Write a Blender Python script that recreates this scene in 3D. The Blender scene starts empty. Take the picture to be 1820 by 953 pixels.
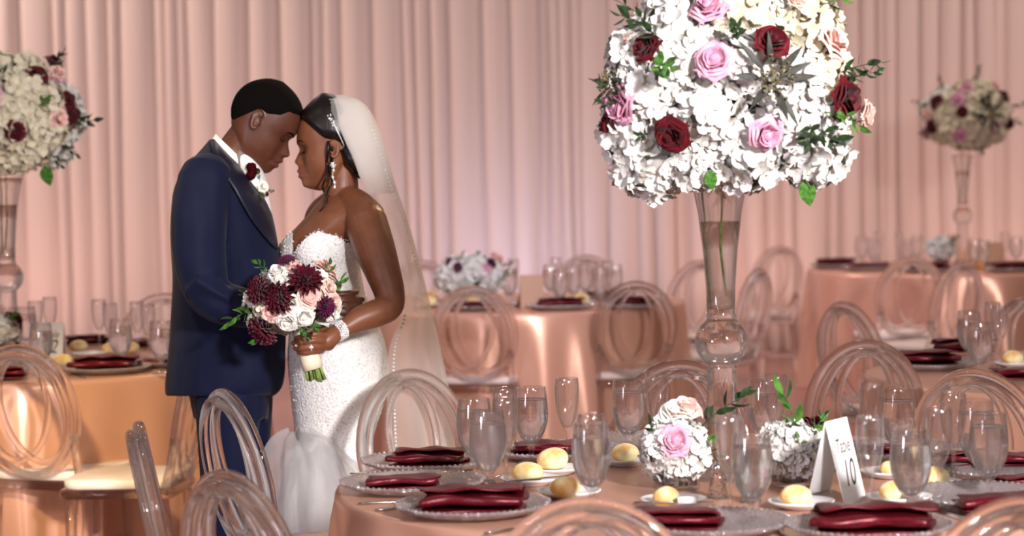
import bpy, math, random
import numpy as np
from mathutils import Vector, Matrix, noise
random.seed(7)
SC = bpy.context.scene
COL = SC.collection
PI = math.pi
# ------------------------------------------------------------ camera
F, CX, CY, HC = 4200.0, 910.0, 476.5, 1.54
PITCH, ROLL = math.radians(2.79), math.radians(1.0)
_f = Vector((0, math.cos(PITCH), -math.sin(PITCH)))
_u0 = Vector((0, math.sin(PITCH), math.cos(PITCH)))
_r0 = Vector((1, 0, 0))
CR = _r0*math.cos(ROLL) - _u0*math.sin(ROLL)
CU = _u0*math.cos(ROLL) + _r0*math.sin(ROLL)
CP = Vector((0, 0, HC))
cam = bpy.data.cameras.new('camera')
camo = bpy.data.objects.new('camera', cam)
COL.objects.link(camo)
m = Matrix.Identity(4)
for i in range(3):
    m[i][0], m[i][1], m[i][2], m[i][3] = CR[i], CU[i], -_f[i], CP[i]
camo.matrix_world = m
cam.sensor_width = 36
cam.lens = F*36/1820
cam.clip_end = 100
cam.dof.use_dof = True
cam.dof.focus_distance = 6.2
cam.dof.aperture_fstop = 3.4
SC.camera = camo
# ------------------------------------------------------------ world, exposure
w = bpy.data.worlds.new('world'); SC.world = w; w.use_nodes = True
w.node_tree.nodes['Background'].inputs[0].default_value = (1.0, 0.80, 0.76, 1)
w.node_tree.nodes['Background'].inputs[1].default_value = 0.18
SC.view_settings.view_transform = 'Standard'
SC.view_settings.look = 'None'
SC.view_settings.exposure = 0.0
SC.view_settings.gamma = 1
SC.cycles.use_denoising = True
SC.cycles.max_bounces = 14
SC.cycles.transmission_bounces = 12
SC.cycles.transparent_max_bounces = 24
SC.cycles.glossy_bounces = 4
SC.cycles.diffuse_bounces = 3
SC.cycles.sample_clamp_indirect = 4
SC.cycles.caustics_reflective = False
SC.cycles.caustics_refractive = True
SC.cycles.blur_glossy = 1.0
# ------------------------------------------------------------ lights of the hall, with added lamps
def area(name, loc, target, size, power, col, spread=None):
    l = bpy.data.lights.new(name, 'AREA'); l.shape = 'DISK'; l.size = size
    l.energy = power; l.color = col
    if spread: l.spread = math.radians(spread)
    o = bpy.data.objects.new(name, l); COL.objects.link(o)
    o.location = loc
    o.rotation_euler = (Vector(target)-Vector(loc)).to_track_quat('-Z', 'Y').to_euler()
    return o
def spot(name, loc, target, power, col, angle=40, blend=.6, radius=.08):
    l = bpy.data.lights.new(name, 'SPOT'); l.energy = power; l.color = col
    l.spot_size = math.radians(angle); l.spot_blend = blend; l.shadow_soft_size = radius
    o = bpy.data.objects.new(name, l); COL.objects.link(o); o.location = loc
    o.rotation_euler = (Vector(target)-Vector(loc)).to_track_quat('-Z', 'Y').to_euler()
    return o
# flash head on a stand beside the photographer, and the hall's own ceiling spots
area('flash_key', (2.3, 0.3, 3.0), (0.25, 6.4, 1.15), .6, 100, (1, .96, .97), 70)
spot('flash_fill', (-3.0, -0.5, 2.6), (-.2, 7.2, 1.1), 60, (1, .93, .93), 40, .8, .3)
spot('amber_spot', (2.6, 12.5, 5.5), (-.35, 7.2, .9), 850, (1, .66, .32), 20)
spot('amber_spot_table', (-1.75, 3.2, 4.4), (-1.35, 8.4, .50), 2000, (1, .76, .40), 16, .8, .25)
area('lavender_sheen_fill', (-3.4, 1.6, 1.5), (.3, 5.4, .5), .8, 34, (.86, .80, 1), 120)  # added low lamp, gives the satin skirts a lavender sheen
spot('violet_spot', (1.2, 7.0, 5.5), (-.5, 11.5, .55), 700, (.80, .72, 1), 20, .8)
spot('violet_spot', (-.2, 9.5, 5.4), (2.1, 14.3, .5), 1000, (.82, .74, 1), 16, .8)
for i, x in enumerate((-3.2, 0.0, 3.2)):
    area('ceiling_wash', (x, 13.2, 6.0), (x*.9, 13.0, 0), .9, 45, (1, .80, .74), 150)
for i, x in enumerate((-5.4, -3.6, -1.8, 0.0, 1.8, 3.6, 5.4)):
    c = (1, .60, .52) if i != 3 else (.70, .70, 1.0)
    area('curtain_uplight', (x, 17.1, .15), (x, 18.1, 2.2), .25, 6 if i != 3 else 9, c, 150)
area('curtain_wash', (-6.5, 16.2, 4.6), (0.8, 18, 1.6), .8, 105, (1, .82, .74), 130)  # unseen side washes, added to rake the drape and deepen its pleats
area('curtain_wash', (6.0, 15.4, 4.8), (2.2, 18, 1.7), .8, 48, (1, .82, .74), 130)
rl = random.Random(3)
for i in range(11):                      # unseen overhead lamps, added to put small bright glints in the glass
    l = bpy.data.lights.new('glint_lamp', 'POINT'); l.energy = 20; l.color = (1, .93, .87); l.shadow_soft_size = .09
    o = bpy.data.objects.new('glint_lamp', l); COL.objects.link(o); o.location = (-5+10*(i % 5)/4+rl.uniform(-.5, .5), .5+4.2*(i//5)+rl.uniform(-.5, .5), 4.6)
# ------------------------------------------------------------ projection helpers (pixel of the survey photograph -> point in the hall)
def ray(px, py):
    return _f + CR*((px-CX)/F) - CU*((py-CY)/F)
def at(px, py, Y):
    d = ray(px, py); return CP + d*(Y/d.y)
def onz(px, py, z):
    d = ray(px, py); return CP + d*((z-HC)/d.z)
# ------------------------------------------------------------ mesh builder
class MB:
    def __init__(s): s.v = []; s.f = []
    def add(s, vs, fs):
        b = len(s.v); s.v.extend([tuple(p) for p in vs]); s.f.extend([tuple(i+b for i in f) for f in fs]); return s
    def merge(s, o, M=None):
        return s.add([M @ Vector(p) for p in o.v] if M else o.v, o.f)
    def loft(s, rings, cap=True, closed=True, loop=False):
        n = len(rings[0]); b = len(s.v)
        for r in rings: s.v.extend([tuple(p) for p in r])
        R = len(rings)
        for i in range(R if loop else R-1):
            j2 = (i+1) % R
            for j in range(n if closed else n-1):
                k = (j+1) % n
                s.f.append((b+i*n+j, b+i*n+k, b+j2*n+k, b+j2*n+j))
        if cap and closed and not loop:
            s.f.append(tuple(b+j for j in range(n))[::-1]); s.f.append(tuple(b+(R-1)*n+j for j in range(n)))
        return s
    def tube(s, path, rad, seg=10, loop=False, flat=1.0, up=None, round_caps=False):
        P = [Vector(p) for p in path]; n = len(P)
        rr = list(rad) if hasattr(rad, '__len__') else [rad]*n
        if round_caps and not loop:
            a = (P[0]-P[1]).normalized(); c = (P[-1]-P[-2]).normalized()
            pre = [(P[0]+a*rr[0]*math.sin(t), rr[0]*math.cos(t)) for t in (1.45, 1.0, .5)]
            post = [(P[-1]+c*rr[-1]*math.sin(t), rr[-1]*math.cos(t)) for t in (.5, 1.0, 1.45)]
            P = [p for p, _ in pre]+P+[p for p, _ in post]; rr = [r for _, r in pre]+rr+[r for _, r in post]; n = len(P)
        rings = []; prev = None
        for i in range(n):
            t = (P[(i+1) % n]-P[i-1]) if loop else (P[min(i+1, n-1)]-P[max(i-1, 0)])
            t.normalize()
            if prev is None:
                a = Vector(up) if up else (Vector((0, 0, 1)) if abs(t.z) < .9 else Vector((0, 1, 0)))
            else: a = prev
            a = a - t*a.dot(t)
            if a.length < 1e-6: a = t.orthogonal()
            a.normalize(); prev = a; b = t.cross(a)
            rings.append([P[i]+a*(rr[i]*math.cos(2*PI*k/seg))+b*(rr[i]*flat*math.sin(2*PI*k/seg)) for k in range(seg)])
        return s.loft(rings, cap=True, loop=loop)
    def lathe(s, prof, seg=24, c=(0, 0, 0), wob=None):
        rings = []
        for r, z in prof:
            rings.append([(c[0]+(r*(1+(wob(2*PI*k/seg, r, z) if wob else 0)))*math.cos(2*PI*k/seg),
                           c[1]+(r*(1+(wob(2*PI*k/seg, r, z) if wob else 0)))*math.sin(2*PI*k/seg), c[2]+z) for k in range(seg)])
        return s.loft(rings, cap=True)
    def ball(s, c, r, seg=10, rings=6, R=None):
        r = r if hasattr(r, '__len__') else (r, r, r); c = Vector(c); rg = []
        for i in range(1, rings):
            t = PI*i/rings
            ring = [Vector((r[0]*math.sin(t)*math.cos(2*PI*k/seg), r[1]*math.sin(t)*math.sin(2*PI*k/seg), r[2]*math.cos(t))) for k in range(seg)]
            rg.append([c+((R @ p) if R else p) for p in ring])
        b = len(s.v); s.loft(rg, cap=False)
        for sg, i0, fl in ((1, 0, 0), (-1, rings-2, 1)):
            p = Vector((0, 0, sg*r[2])); s.v.append(tuple(c+((R @ p) if R else p))); top = len(s.v)-1
            for k in range(seg):
                q = (b+i0*seg+k, b+i0*seg+(k+1) % seg)
                s.f.append((q[1], q[0], top) if not fl else (q[0], q[1], top))
        return s
    def box(s, c, d, R=None):
        c = Vector(c); vs = []
        for x in (-1, 1):
            for y in (-1, 1):
                for z in (-1, 1):
                    p = Vector((x*d[0]/2, y*d[1]/2, z*d[2]/2)); vs.append(c+((R @ p) if R else p))
        return s.add(vs, [(0, 1, 3, 2), (4, 6, 7, 5), (0, 4, 5, 1), (2, 3, 7, 6), (0, 2, 6, 4), (1, 5, 7, 3)])
    def mesh(s, name, mat=None, smooth=True):
        me = bpy.data.meshes.new(name); me.from_pydata(s.v, [], s.f)
        if mat: me.materials.append(mat)
        if smooth: me.polygons.foreach_set('use_smooth', [True]*len(me.polygons))
        me.update(); return me
    def build(s, name, mat=None, parent=None, smooth=True, loc=None):
        o = bpy.data.objects.new(name, s.mesh(name, mat, smooth)); COL.objects.link(o)
        if parent: o.parent = parent
        if loc is not None: o.location = loc
        return o
def put(name, me, parent=None, M=None):
    o = bpy.data.objects.new(name, me); COL.objects.link(o)
    if parent: o.parent = parent
    if M is not None: o.matrix_local = M
    return o
def tag(o, label=None, cat=None, group=None, kind=None):
    if label: o['label'] = label
    if cat: o['category'] = cat
    if group: o['group'] = group
    if kind: o['kind'] = kind
    return o
def thing(name, label, cat, loc=(0, 0, 0), rz=0, group=None):
    o = bpy.data.objects.new(name, None); COL.objects.link(o)
    o.location = loc; o.rotation_euler = (0, 0, rz); o.empty_display_size = .05
    return tag(o, label, cat, group)
def dup(root, loc, rz=0, label=None, group=None, cat=None, M=None):
    def cp(o, par):
        c = o.copy(); COL.objects.link(c)
        if par: c.parent = par
        for ch in kids.get(o, ()): cp(ch, c)
        return c
    kids = {}
    def walk(o):
        kids[o] = list(o.children)
        for ch in kids[o]: walk(ch)
    walk(root)
    r = cp(root, None)
    if M is not None: r.matrix_world = M
    else:
        r.location = loc; r.rotation_euler = (0, 0, rz)
    if label: r['label'] = label
    if group: r['group'] = group
    if cat: r['category'] = cat
    return r
def remesh(mb, voxel, smooth=4):
    me = mb.mesh('tmp'); o = bpy.data.objects.new('tmp', me); COL.objects.link(o)
    r = o.modifiers.new('r', 'REMESH'); r.mode = 'VOXEL'; r.voxel_size = voxel; r.use_smooth_shade = True
    if smooth:
        q = o.modifiers.new('s', 'SMOOTH'); q.factor = .5; q.iterations = smooth
    dg = bpy.context.evaluated_depsgraph_get(); dg.update()
    nm = bpy.data.meshes.new_from_object(o.evaluated_get(dg))
    bpy.data.objects.remove(o); bpy.data.meshes.remove(me)
    nm.polygons.foreach_set('use_smooth', [True]*len(nm.polygons))
    return nm
def lerp_tab(tab, x):
    if x <= tab[0][0]: return tab[0][1]
    for (a, b), (c, d) in zip(tab, tab[1:]):
        if x <= c: return b+(d-b)*(x-a)/(c-a)
    return tab[-1][1]
def spl(tab, x):                       # smooth (Catmull-Rom/Hermite) table lookup
    if x <= tab[0][0]: return tab[0][1]
    if x >= tab[-1][0]: return tab[-1][1]
    n = len(tab)
    for i in range(n-1):
        if x <= tab[i+1][0]:
            x0, y0 = tab[i]; x1, y1 = tab[i+1]; h = x1-x0
            m0 = (y1-tab[i-1][1])/(x1-tab[i-1][0]) if i > 0 else (y1-y0)/h
            m1 = (tab[i+2][1]-y0)/(tab[i+2][0]-x0) if i < n-2 else (y1-y0)/h
            t = (x-x0)/h
            return ((2*t**3-3*t*t+1)*y0+(t**3-2*t*t+t)*h*m0+(-2*t**3+3*t*t)*y1+(t**3-t*t)*h*m1)
# ------------------------------------------------------------ materials
def pm(name, col, rough=.5, metal=0, spec=.5, trans=0, ior=1.45, sheen=0, sub=0, coat=0, emit=None, alpha=None):
    M = bpy.data.materials.new(name); M.use_nodes = True
    b = M.node_tree.nodes['Principled BSDF']
    b.inputs['Base Color'].default_value = (*col, 1); b.inputs['Roughness'].default_value = rough
    b.inputs['Metallic'].default_value = metal; b.inputs['Specular IOR Level'].default_value = spec
    b.inputs['Transmission Weight'].default_value = trans; b.inputs['IOR'].default_value = ior
    b.inputs['Sheen Weight'].default_value = sheen; b.inputs['Coat Weight'].default_value = coat
    if sub:
        b.inputs['Subsurface Weight'].default_value = sub; b.inputs['Subsurface Radius'].default_value = (.01, .006, .004)
    if alpha is not None: b.inputs['Alpha'].default_value = alpha
    return M
def N(M, t, **kw):
    n = M.node_tree.nodes.new(t)
    for k, v in kw.items(): setattr(n, k, v)
    return n
def L(M, a, b): M.node_tree.links.new(a, b)
def B(M): return M.node_tree.nodes['Principled BSDF']
def tex(M, kind='noise', scale=10, detail=3, coord='Object', stretch=None):
    tc = N(M, 'ShaderNodeTexCoord'); out = tc.outputs[coord]
    if stretch:
        mp = N(M, 'ShaderNodeMapping'); mp.inputs['Scale'].default_value = stretch; L(M, out, mp.inputs[0]); out = mp.outputs[0]
    t = N(M, 'ShaderNodeTexNoise' if kind == 'noise' else 'ShaderNodeTexVoronoi')
    t.inputs['Scale'].default_value = scale
    if kind == 'noise': t.inputs['Detail'].default_value = detail
    L(M, out, t.inputs['Vector']); return t
def bump(M, sock, dist=.002, strength=.5):
    b = N(M, 'ShaderNodeBump'); b.inputs['Strength'].default_value = strength; b.inputs['Distance'].default_value = dist
    L(M, sock, b.inputs['Height']); L(M, b.outputs[0], B(M).inputs['Normal']); return b
def ramp(M, sock, stops, to='Base Color'):
    r = N(M, 'ShaderNodeValToRGB'); e = r.color_ramp.elements
    while len(e) < len(stops): e.new(.5)
    for k, (p, c) in enumerate(stops):
        e[k].position = p; e[k].color = (*c, 1) if hasattr(c, '__len__') else (c, c, c, 1)
    L(M, sock, r.inputs[0]); L(M, r.outputs[0], B(M).inputs[to]); return r
def glass(name, tint=(1, 1, 1), clear=.35, rough=0.0, ior=1.45, bumpy=None):
    M = bpy.data.materials.new(name); M.use_nodes = True; nt = M.node_tree; nt.nodes.clear()
    o = N(M, 'ShaderNodeOutputMaterial'); g = N(M, 'ShaderNodeBsdfGlass'); t = N(M, 'ShaderNodeBsdfTransparent'); mx = N(M, 'ShaderNodeMixShader')
    g.inputs['Color'].default_value = (*tint, 1); g.inputs['Roughness'].default_value = rough; g.inputs['IOR'].default_value = ior
    t.inputs['Color'].default_value = (*tint, 1)
    if hasattr(clear, '__len__'):        # thin walls: mostly straight through face-on, refracting towards the rim of the form
        lw = N(M, 'ShaderNodeLayerWeight'); lw.inputs[0].default_value = .5; mr = N(M, 'ShaderNodeMapRange')
        mr.inputs[1].default_value = .45; mr.inputs[2].default_value = .92; mr.inputs[3].default_value = clear[0]; mr.inputs[4].default_value = clear[1]
        L(M, lw.outputs['Facing'], mr.inputs[0]); L(M, mr.outputs[0], mx.inputs[0])
        gs = N(M, 'ShaderNodeBsdfGlossy'); gs.inputs['Roughness'].default_value = .03; fr = N(M, 'ShaderNodeFresnel'); fr.inputs[0].default_value = 1.62
        ge = N(M, 'ShaderNodeNewGeometry'); iv = N(M, 'ShaderNodeMath', operation='SUBTRACT'); iv.inputs[0].default_value = 1; L(M, ge.outputs['Backfacing'], iv.inputs[1])
        mu = N(M, 'ShaderNodeMath', operation='MULTIPLY'); L(M, fr.outputs[0], mu.inputs[0]); L(M, iv.outputs[0], mu.inputs[1])
        m4 = N(M, 'ShaderNodeMixShader'); L(M, mu.outputs[0], m4.inputs[0]); L(M, mx.outputs[0], m4.inputs[1]); L(M, gs.outputs[0], m4.inputs[2]); L(M, m4.outputs[0], o.inputs[0])
    else: mx.inputs[0].default_value = clear
    L(M, g.outputs[0], mx.inputs[1]); L(M, t.outputs[0], mx.inputs[2])
    if not hasattr(clear, '__len__'): L(M, mx.outputs[0], o.inputs[0])
    if bumpy:
        v = tex(M, 'voronoi', bumpy[0]); b = N(M, 'ShaderNodeBump'); b.inputs['Strength'].default_value = bumpy[2]; b.inputs['Distance'].default_value = bumpy[1]
        L(M, v.outputs['Distance'], b.inputs['Height']); L(M, b.outputs[0], g.inputs['Normal'])
    return M
def lin(r, g, b):
    f = lambda c: (c/255/12.92) if c <= 10 else ((c/255+.055)/1.055)**2.4
    return (f(r), f(g), f(b))
MAT = {}
# satin
s = pm('satin_blush', lin(212, 160, 134), .27, .25, .5); n_ = tex(s, 'noise', 60, 2, stretch=(1, 1, .05)); bump(s, n_.outputs[0], .0006, .25); MAT['satin'] = s
s = pm('curtain_voile', lin(218, 196, 188), .85, 0, .2, sheen=.2); n_ = tex(s, 'noise', 220, 2, stretch=(1, 1, .12)); bump(s, n_.outputs[0], .001, .25); MAT['curtain'] = s
s = pm('floor_parquet', lin(150, 100, 88), .28, 0, .5); n_ = tex(s, 'noise', 3, 5, stretch=(1, .15, 1)); ramp(s, n_.outputs[0], [(.3, lin(120, 76, 66)), (.7, lin(172, 118, 104))]); MAT['floor'] = s
s = pm('napkin_satin', lin(100, 10, 24), .34, .25, .4); n_ = tex(s, 'noise', 160, 3); bump(s, n_.outputs[0], .0015, .45); ramp(s, n_.outputs[0], [(.35, lin(72, 5, 17)), (.7, lin(108, 12, 27))]); MAT['napkin'] = s
s = pm('navy_wool', lin(10, 16, 44), .70, 0, .18, sheen=.06); n_ = tex(s, 'noise', 500, 2); bump(s, n_.outputs[0], .0006, .3); MAT['navy'] = s
MAT['navy_satin'] = pm('navy_satin_lapel', lin(14, 18, 38), .45)
MAT['shirt'] = pm('white_cotton', lin(240, 240, 242), .7)
MAT['bow'] = pm('burgundy_velvet', lin(52, 2, 10), .85, spec=.1); MAT['card_tan'] = pm('tan_card', lin(198, 158, 132), .75)  # tan_card: one even tan for two number cards
s = pm('groom_hair', lin(13, 10, 9), .9, 0, .08); n_ = tex(s, 'noise', 900, 2); bump(s, n_.outputs[0], .002, .8); MAT['hair_short'] = s
s = pm('bride_hair', lin(22, 15, 13), .35, 0, .45); n_ = tex(s, 'noise', 120, 3, stretch=(1, 1, .15)); bump(s, n_.outputs[0], .0015, .5); MAT['hair_long'] = s
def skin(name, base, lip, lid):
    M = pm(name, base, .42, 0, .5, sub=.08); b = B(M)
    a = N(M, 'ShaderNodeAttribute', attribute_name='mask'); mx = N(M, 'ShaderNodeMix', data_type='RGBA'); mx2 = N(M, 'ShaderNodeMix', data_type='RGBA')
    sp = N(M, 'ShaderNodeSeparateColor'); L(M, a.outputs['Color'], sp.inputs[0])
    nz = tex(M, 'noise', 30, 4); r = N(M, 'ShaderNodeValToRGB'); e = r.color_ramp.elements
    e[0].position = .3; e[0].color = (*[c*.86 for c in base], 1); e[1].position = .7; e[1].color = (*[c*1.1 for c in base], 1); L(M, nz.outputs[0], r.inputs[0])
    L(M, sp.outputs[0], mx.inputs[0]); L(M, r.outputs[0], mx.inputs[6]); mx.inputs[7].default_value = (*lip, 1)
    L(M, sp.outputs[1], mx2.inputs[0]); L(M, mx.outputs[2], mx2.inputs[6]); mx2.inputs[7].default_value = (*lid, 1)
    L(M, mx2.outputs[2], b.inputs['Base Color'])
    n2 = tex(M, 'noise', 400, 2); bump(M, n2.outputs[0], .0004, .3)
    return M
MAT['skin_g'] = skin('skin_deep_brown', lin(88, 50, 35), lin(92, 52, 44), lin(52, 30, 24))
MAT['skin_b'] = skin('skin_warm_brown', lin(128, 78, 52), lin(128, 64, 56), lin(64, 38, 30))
# beaded dress
s = pm('beaded_lace', lin(238, 234, 228), .45, 0, .6)
v1 = tex(s, 'voronoi', 130); n1 = tex(s, 'noise', 22, 3)
mxx = N(s, 'ShaderNodeMath', operation='MULTIPLY'); L(s, v1.outputs['Distance'], mxx.inputs[0]); L(s, n1.outputs[0], mxx.inputs[1])
ramp(s, mxx.outputs[0], [(.03, lin(196, 186, 176)), (.20, lin(240, 237, 232))]); bump(s, v1.outputs['Distance'], .003, .7)
ramp(s, v1.outputs['Color'], [(.2, .15), (.8, .6)], 'Roughness'); MAT['dress'] = s
MAT['bead'] = pm('crystal_beads', lin(244, 243, 242), .16, .25, .9)
MAT['silver'] = pm('polished_silver', lin(215, 212, 212), .14, 1)
MAT['gold'] = pm('gold_band', lin(230, 190, 110), .2, 1)
def tulle(name, col, dens):
    M = bpy.data.materials.new(name); M.use_nodes = True; nt = M.node_tree; nt.nodes.clear()
    o = N(M, 'ShaderNodeOutputMaterial'); d = N(M, 'ShaderNodeBsdfDiffuse'); tl = N(M, 'ShaderNodeBsdfTranslucent'); t = N(M, 'ShaderNodeBsdfTransparent')
    a = N(M, 'ShaderNodeMixShader'); b = N(M, 'ShaderNodeMixShader')
    d.inputs[0].default_value = (*col, 1); tl.inputs[0].default_value = (*col, 1); a.inputs[0].default_value = .5
    L(M, d.outputs[0], a.inputs[1]); L(M, tl.outputs[0], a.inputs[2])
    lw = N(M, 'ShaderNodeLayerWeight'); lw.inputs[0].default_value = .35
    mr = N(M, 'ShaderNodeMapRange'); mr.inputs[3].default_value = dens; mr.inputs[4].default_value = min(1, dens*2.6); L(M, lw.outputs['Facing'], mr.inputs[0])
    L(M, mr.outputs[0], b.inputs[0]); L(M, t.outputs[0], b.inputs[1]); L(M, a.outputs[0], b.inputs[2]); L(M, b.outputs[0], o.inputs[0]); return M
MAT['veil'] = tulle('veil_tulle', lin(250, 243, 238), .27); MAT['veil_gather'] = tulle('veil_gathered_tulle', lin(250, 243, 236), .62)
MAT['organza'] = tulle('train_organza', lin(240, 238, 238), .26)
# glass
MAT['acrylic'] = glass('clear_acrylic', (.99, .98, .975), .38, .015, 1.42)
MAT['glass'] = glass('clear_glass', (.99, .99, .993), (.84, .18), 0, 1.45); MAT['vase'] = glass('vase_glass', (.995, .99, .985), .30, 0, 1.48)
MAT['water'] = glass('water', (.992, .995, .995), .12, 0, 1.33)
MAT['icewater'] = glass('frosted_ice_water', (.98, .97, .98), .15, .35, 1.33)
MAT['beadglass'] = glass('beaded_glass', (.985, .97, .97), .25, .10, 1.45, (110, .006, 1.0))
M = MAT['beadglass']; mo = [q for q in M.node_tree.nodes if q.type == 'OUTPUT_MATERIAL'][0]; prev = mo.inputs[0].links[0].from_socket
df = N(M, 'ShaderNodeBsdfDiffuse'); df.inputs[0].default_value = (*lin(238, 222, 222), 1); m2 = N(M, 'ShaderNodeMixShader'); m2.inputs[0].default_value = .20
gl = N(M, 'ShaderNodeBsdfGlossy'); gl.inputs['Roughness'].default_value = .12; m3 = N(M, 'ShaderNodeMixShader'); m3.inputs[0].default_value = .24
v3 = tex(M, 'voronoi', 130); b3 = N(M, 'ShaderNodeBump'); b3.inputs['Strength'].default_value = 1; b3.inputs['Distance'].default_value = .008; L(M, v3.outputs['Distance'], b3.inputs['Height']); L(M, b3.outputs[0], gl.inputs['Normal'])
L(M, prev, m2.inputs[1]); L(M, df.outputs[0], m2.inputs[2]); L(M, m2.outputs[0], m3.inputs[1]); L(M, gl.outputs[0], m3.inputs[2]); L(M, m3.outputs[0], mo.inputs[0])
MAT['crystal'] = glass('cut_crystal', (.97, .97, .97), .2, 0, 1.5, (70, .004, .8))
MAT['china'] = pm('white_china', lin(240, 238, 238), .18)
MAT['steel'] = pm('cutlery_steel', lin(190, 180, 176), .2, 1)
MAT['cushion'] = pm('ivory_cushion', lin(232, 214, 204), .6)
s = pm('bread_crust', lin(232, 190, 110), .55); n_ = tex(s, 'noise', 18, 3, coord='Object'); ramp(s, n_.outputs[0], [(.36, lin(226, 172, 96)), (.55, lin(248, 230, 178))]); MAT['bread'] = s
MAT['butter'] = pm('butter_pat', lin(238, 220, 150), .5)
MAT['card'] = pm('white_card', lin(245, 244, 242), .75)
MAT['ink'] = pm('brown_ink', lin(70, 50, 40), .6)
MAT['wood'] = pm('plywood_top', lin(150, 110, 80), .6)
# flowers
def petal(name, c0, c1, rough=.6):
    M = pm(name, c0, rough, 0, .25, sub=0.05, sheen=.1); n = tex(M, 'noise', 45, 2); ramp(M, n.outputs[0], [(.35, c0), (.65, c1)]); return M
MAT['hydrangea'] = petal('hydrangea_white', lin(212, 208, 198), lin(228, 226, 222))
MAT['hyd_c'] = petal('hydrangea_cream', lin(216, 204, 172), lin(230, 222, 202))
MAT['rose_red'] = petal('rose_burgundy', lin(66, 2, 12), lin(104, 6, 20))
MAT['rose_lav'] = petal('rose_lavender_pink', lin(214, 150, 178), lin(232, 180, 196))
MAT['rose_blush'] = petal('rose_blush', lin(240, 190, 180), lin(246, 214, 200))
MAT['rose_white'] = petal('rose_ivory', lin(242, 236, 222), lin(250, 248, 242))
MAT['dahlia'] = petal('dahlia_burgundy', lin(78, 4, 30), lin(112, 10, 38))
MAT['dahlia_p'] = petal('dahlia_plum', lin(92, 20, 74), lin(120, 20, 70))
MAT['leaf'] = petal('leaf_green', lin(40, 84, 26), lin(84, 130, 48), .4)
MAT['leaf_d'] = petal('leaf_dark', lin(26, 44, 20), lin(46, 70, 34), .4)
MAT['euc'] = petal('eucalyptus_grey', lin(40, 39, 34), lin(66, 64, 56), .5)
MAT['berry'] = petal('seed_berries', lin(60, 56, 34), lin(130, 118, 78), .4)
MAT['stem'] = petal('stem_green', lin(86, 106, 50), lin(140, 160, 84), .5)
MAT['ribbon'] = pm('ivory_ribbon', lin(240, 226, 196), .35, 0, .5, sheen=.2)
# ============================================================ the setting
YN, YG, YL, YC, YR, YM = 5.55, 7.18, 9.25, 12.3, 15.1, 8.0
ZT = .762
fl = MB().add([(-9, -2, 0), (9, -2, 0), (9, 18.6, 0), (-9, 18.6, 0)], [(0, 1, 2, 3)]).build('floor', MAT['floor'], smooth=False)
tag(fl, kind='structure')
wb = MB().box((0, 18.65, 2.4), (18, .1, 4.8)).build('wall_back', pm('wall_paint', lin(190, 150, 138), .9), smooth=False); tag(wb, kind='structure')
def make_curtain(x0, x1, y, ztop, seed):
    rnd = random.Random(seed); xs = []; x = x0
    folds = []
    while x < x1:
        wd = rnd.choice((.07, .09, .12, .16, .22, .26)); folds.append((x, wd, rnd.uniform(.5, 1), rnd.uniform(-.035, .035), rnd.uniform(0, 6))); x += wd
    cols = []
    for (fx, wd, am, ln, ph) in folds:
        k = 9
        for i in range(k):
            t = i/k; cols.append((fx+wd*t, -(math.sin(PI*t)**.55)*min(.12, wd*.85)*am, ln, ph))
    zs = [ztop*i/22 for i in range(23)]
    rows = []
    for z in zs:
        q = 1-z/ztop
        rows.append([(cx+ln*q+.006*math.sin(z*1.7+ph), y+dy*(.55+.6*q)+.012*math.sin(cx*2.1+z*.8), z) for cx, dy, ln, ph in cols])
    return MB().loft(rows, cap=False, closed=False)
dr = make_curtain(-8.2, 8.2, 18.1, 4.3, 5).build('pleated_drape', MAT['curtain'])
tag(dr, 'blush pink floor-length pleated drape hanging across the back of the hall', 'curtain')
# ------------------------------------------------------------ tables
def table(c, r, label, seed, mat='satin', folds=22, hem=.11):
    rnd = random.Random(seed); t = thing('banquet_table', label, 'table', (c[0], c[1], 0))
    MB().lathe([(0.001, ZT-.03), (r-.02, ZT-.03), (r-.02, ZT-.006), (.001, ZT-.006)], 48).build('tabletop', MAT['wood'], t)
    MB().lathe([(.001, 0), (.3, 0), (.28, .04), (.05, .08), (.05, ZT-.031), (.001, ZT-.031)], 20).build('pedestal', MAT['steel'], t)
    seg = 300
    an = sorted(rnd.uniform(0, 2*PI) if False else (2*PI*(i+rnd.uniform(-.33, .33))/folds) for i in range(folds))
    amp = [rnd.uniform(.45, 1) for _ in an]; wid = [rnd.uniform(.055, .12) for _ in an]
    def fold(th):
        s = 0
        for a, m_, w_ in zip(an, amp, wid):
            d = (th-a+PI) % (2*PI)-PI; s += m_*math.exp(-(d/w_)**2)
        return s
    FV = [fold(2*PI*k/seg) for k in range(seg)]
    prof = [(.02, 0), (.3, 0), (.6, 0), (.85, 0), (.96, 0), (.985, -.001), (.996, -.004), (1.0, -.010), (1.002, -.022)]
    rings = [[(r*a*math.cos(2*PI*k/seg), r*a*math.sin(2*PI*k/seg), ZT+z) for k in range(seg)] for a, z in prof]
    for i in range(1, 15):
        q = i/14; z = ZT-.022-(ZT-.024)*q
        ring = []
        for k in range(seg):
            th = 2*PI*k/seg; e = r*1.002+.02*q+hem*(FV[k]-.35)*(q**.65)
            th2 = th+.03*q*math.sin(3*th+seed)
            ring.append((e*math.cos(th2), e*math.sin(th2), z))
        rings.append(ring)
    MB().loft(rings, cap=False).build('tablecloth', MAT[mat], t)
    return t
TN = (at(1282, 600, YN).x, YN); TL = (at(16, 600, YL).x, YL); TC = (at(905, 540, YC).x, YC)
TR = (at(1712, 480, YR).x, YR); TM = (at(2020, 640, YM).x, YM)
table(TN, .915, 'large round table in blush satin cloth set for dinner under the tallest flowers', 3)
table(TL, 1.0, 'round satin table numbered 12 behind the man in the navy suit', 11)
table(TC, .915, 'round blush satin table with low white bouquet behind the veil', 23)
table(TR, .99, 'far round satin table under the distant tall flower arrangement', 31)
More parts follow.
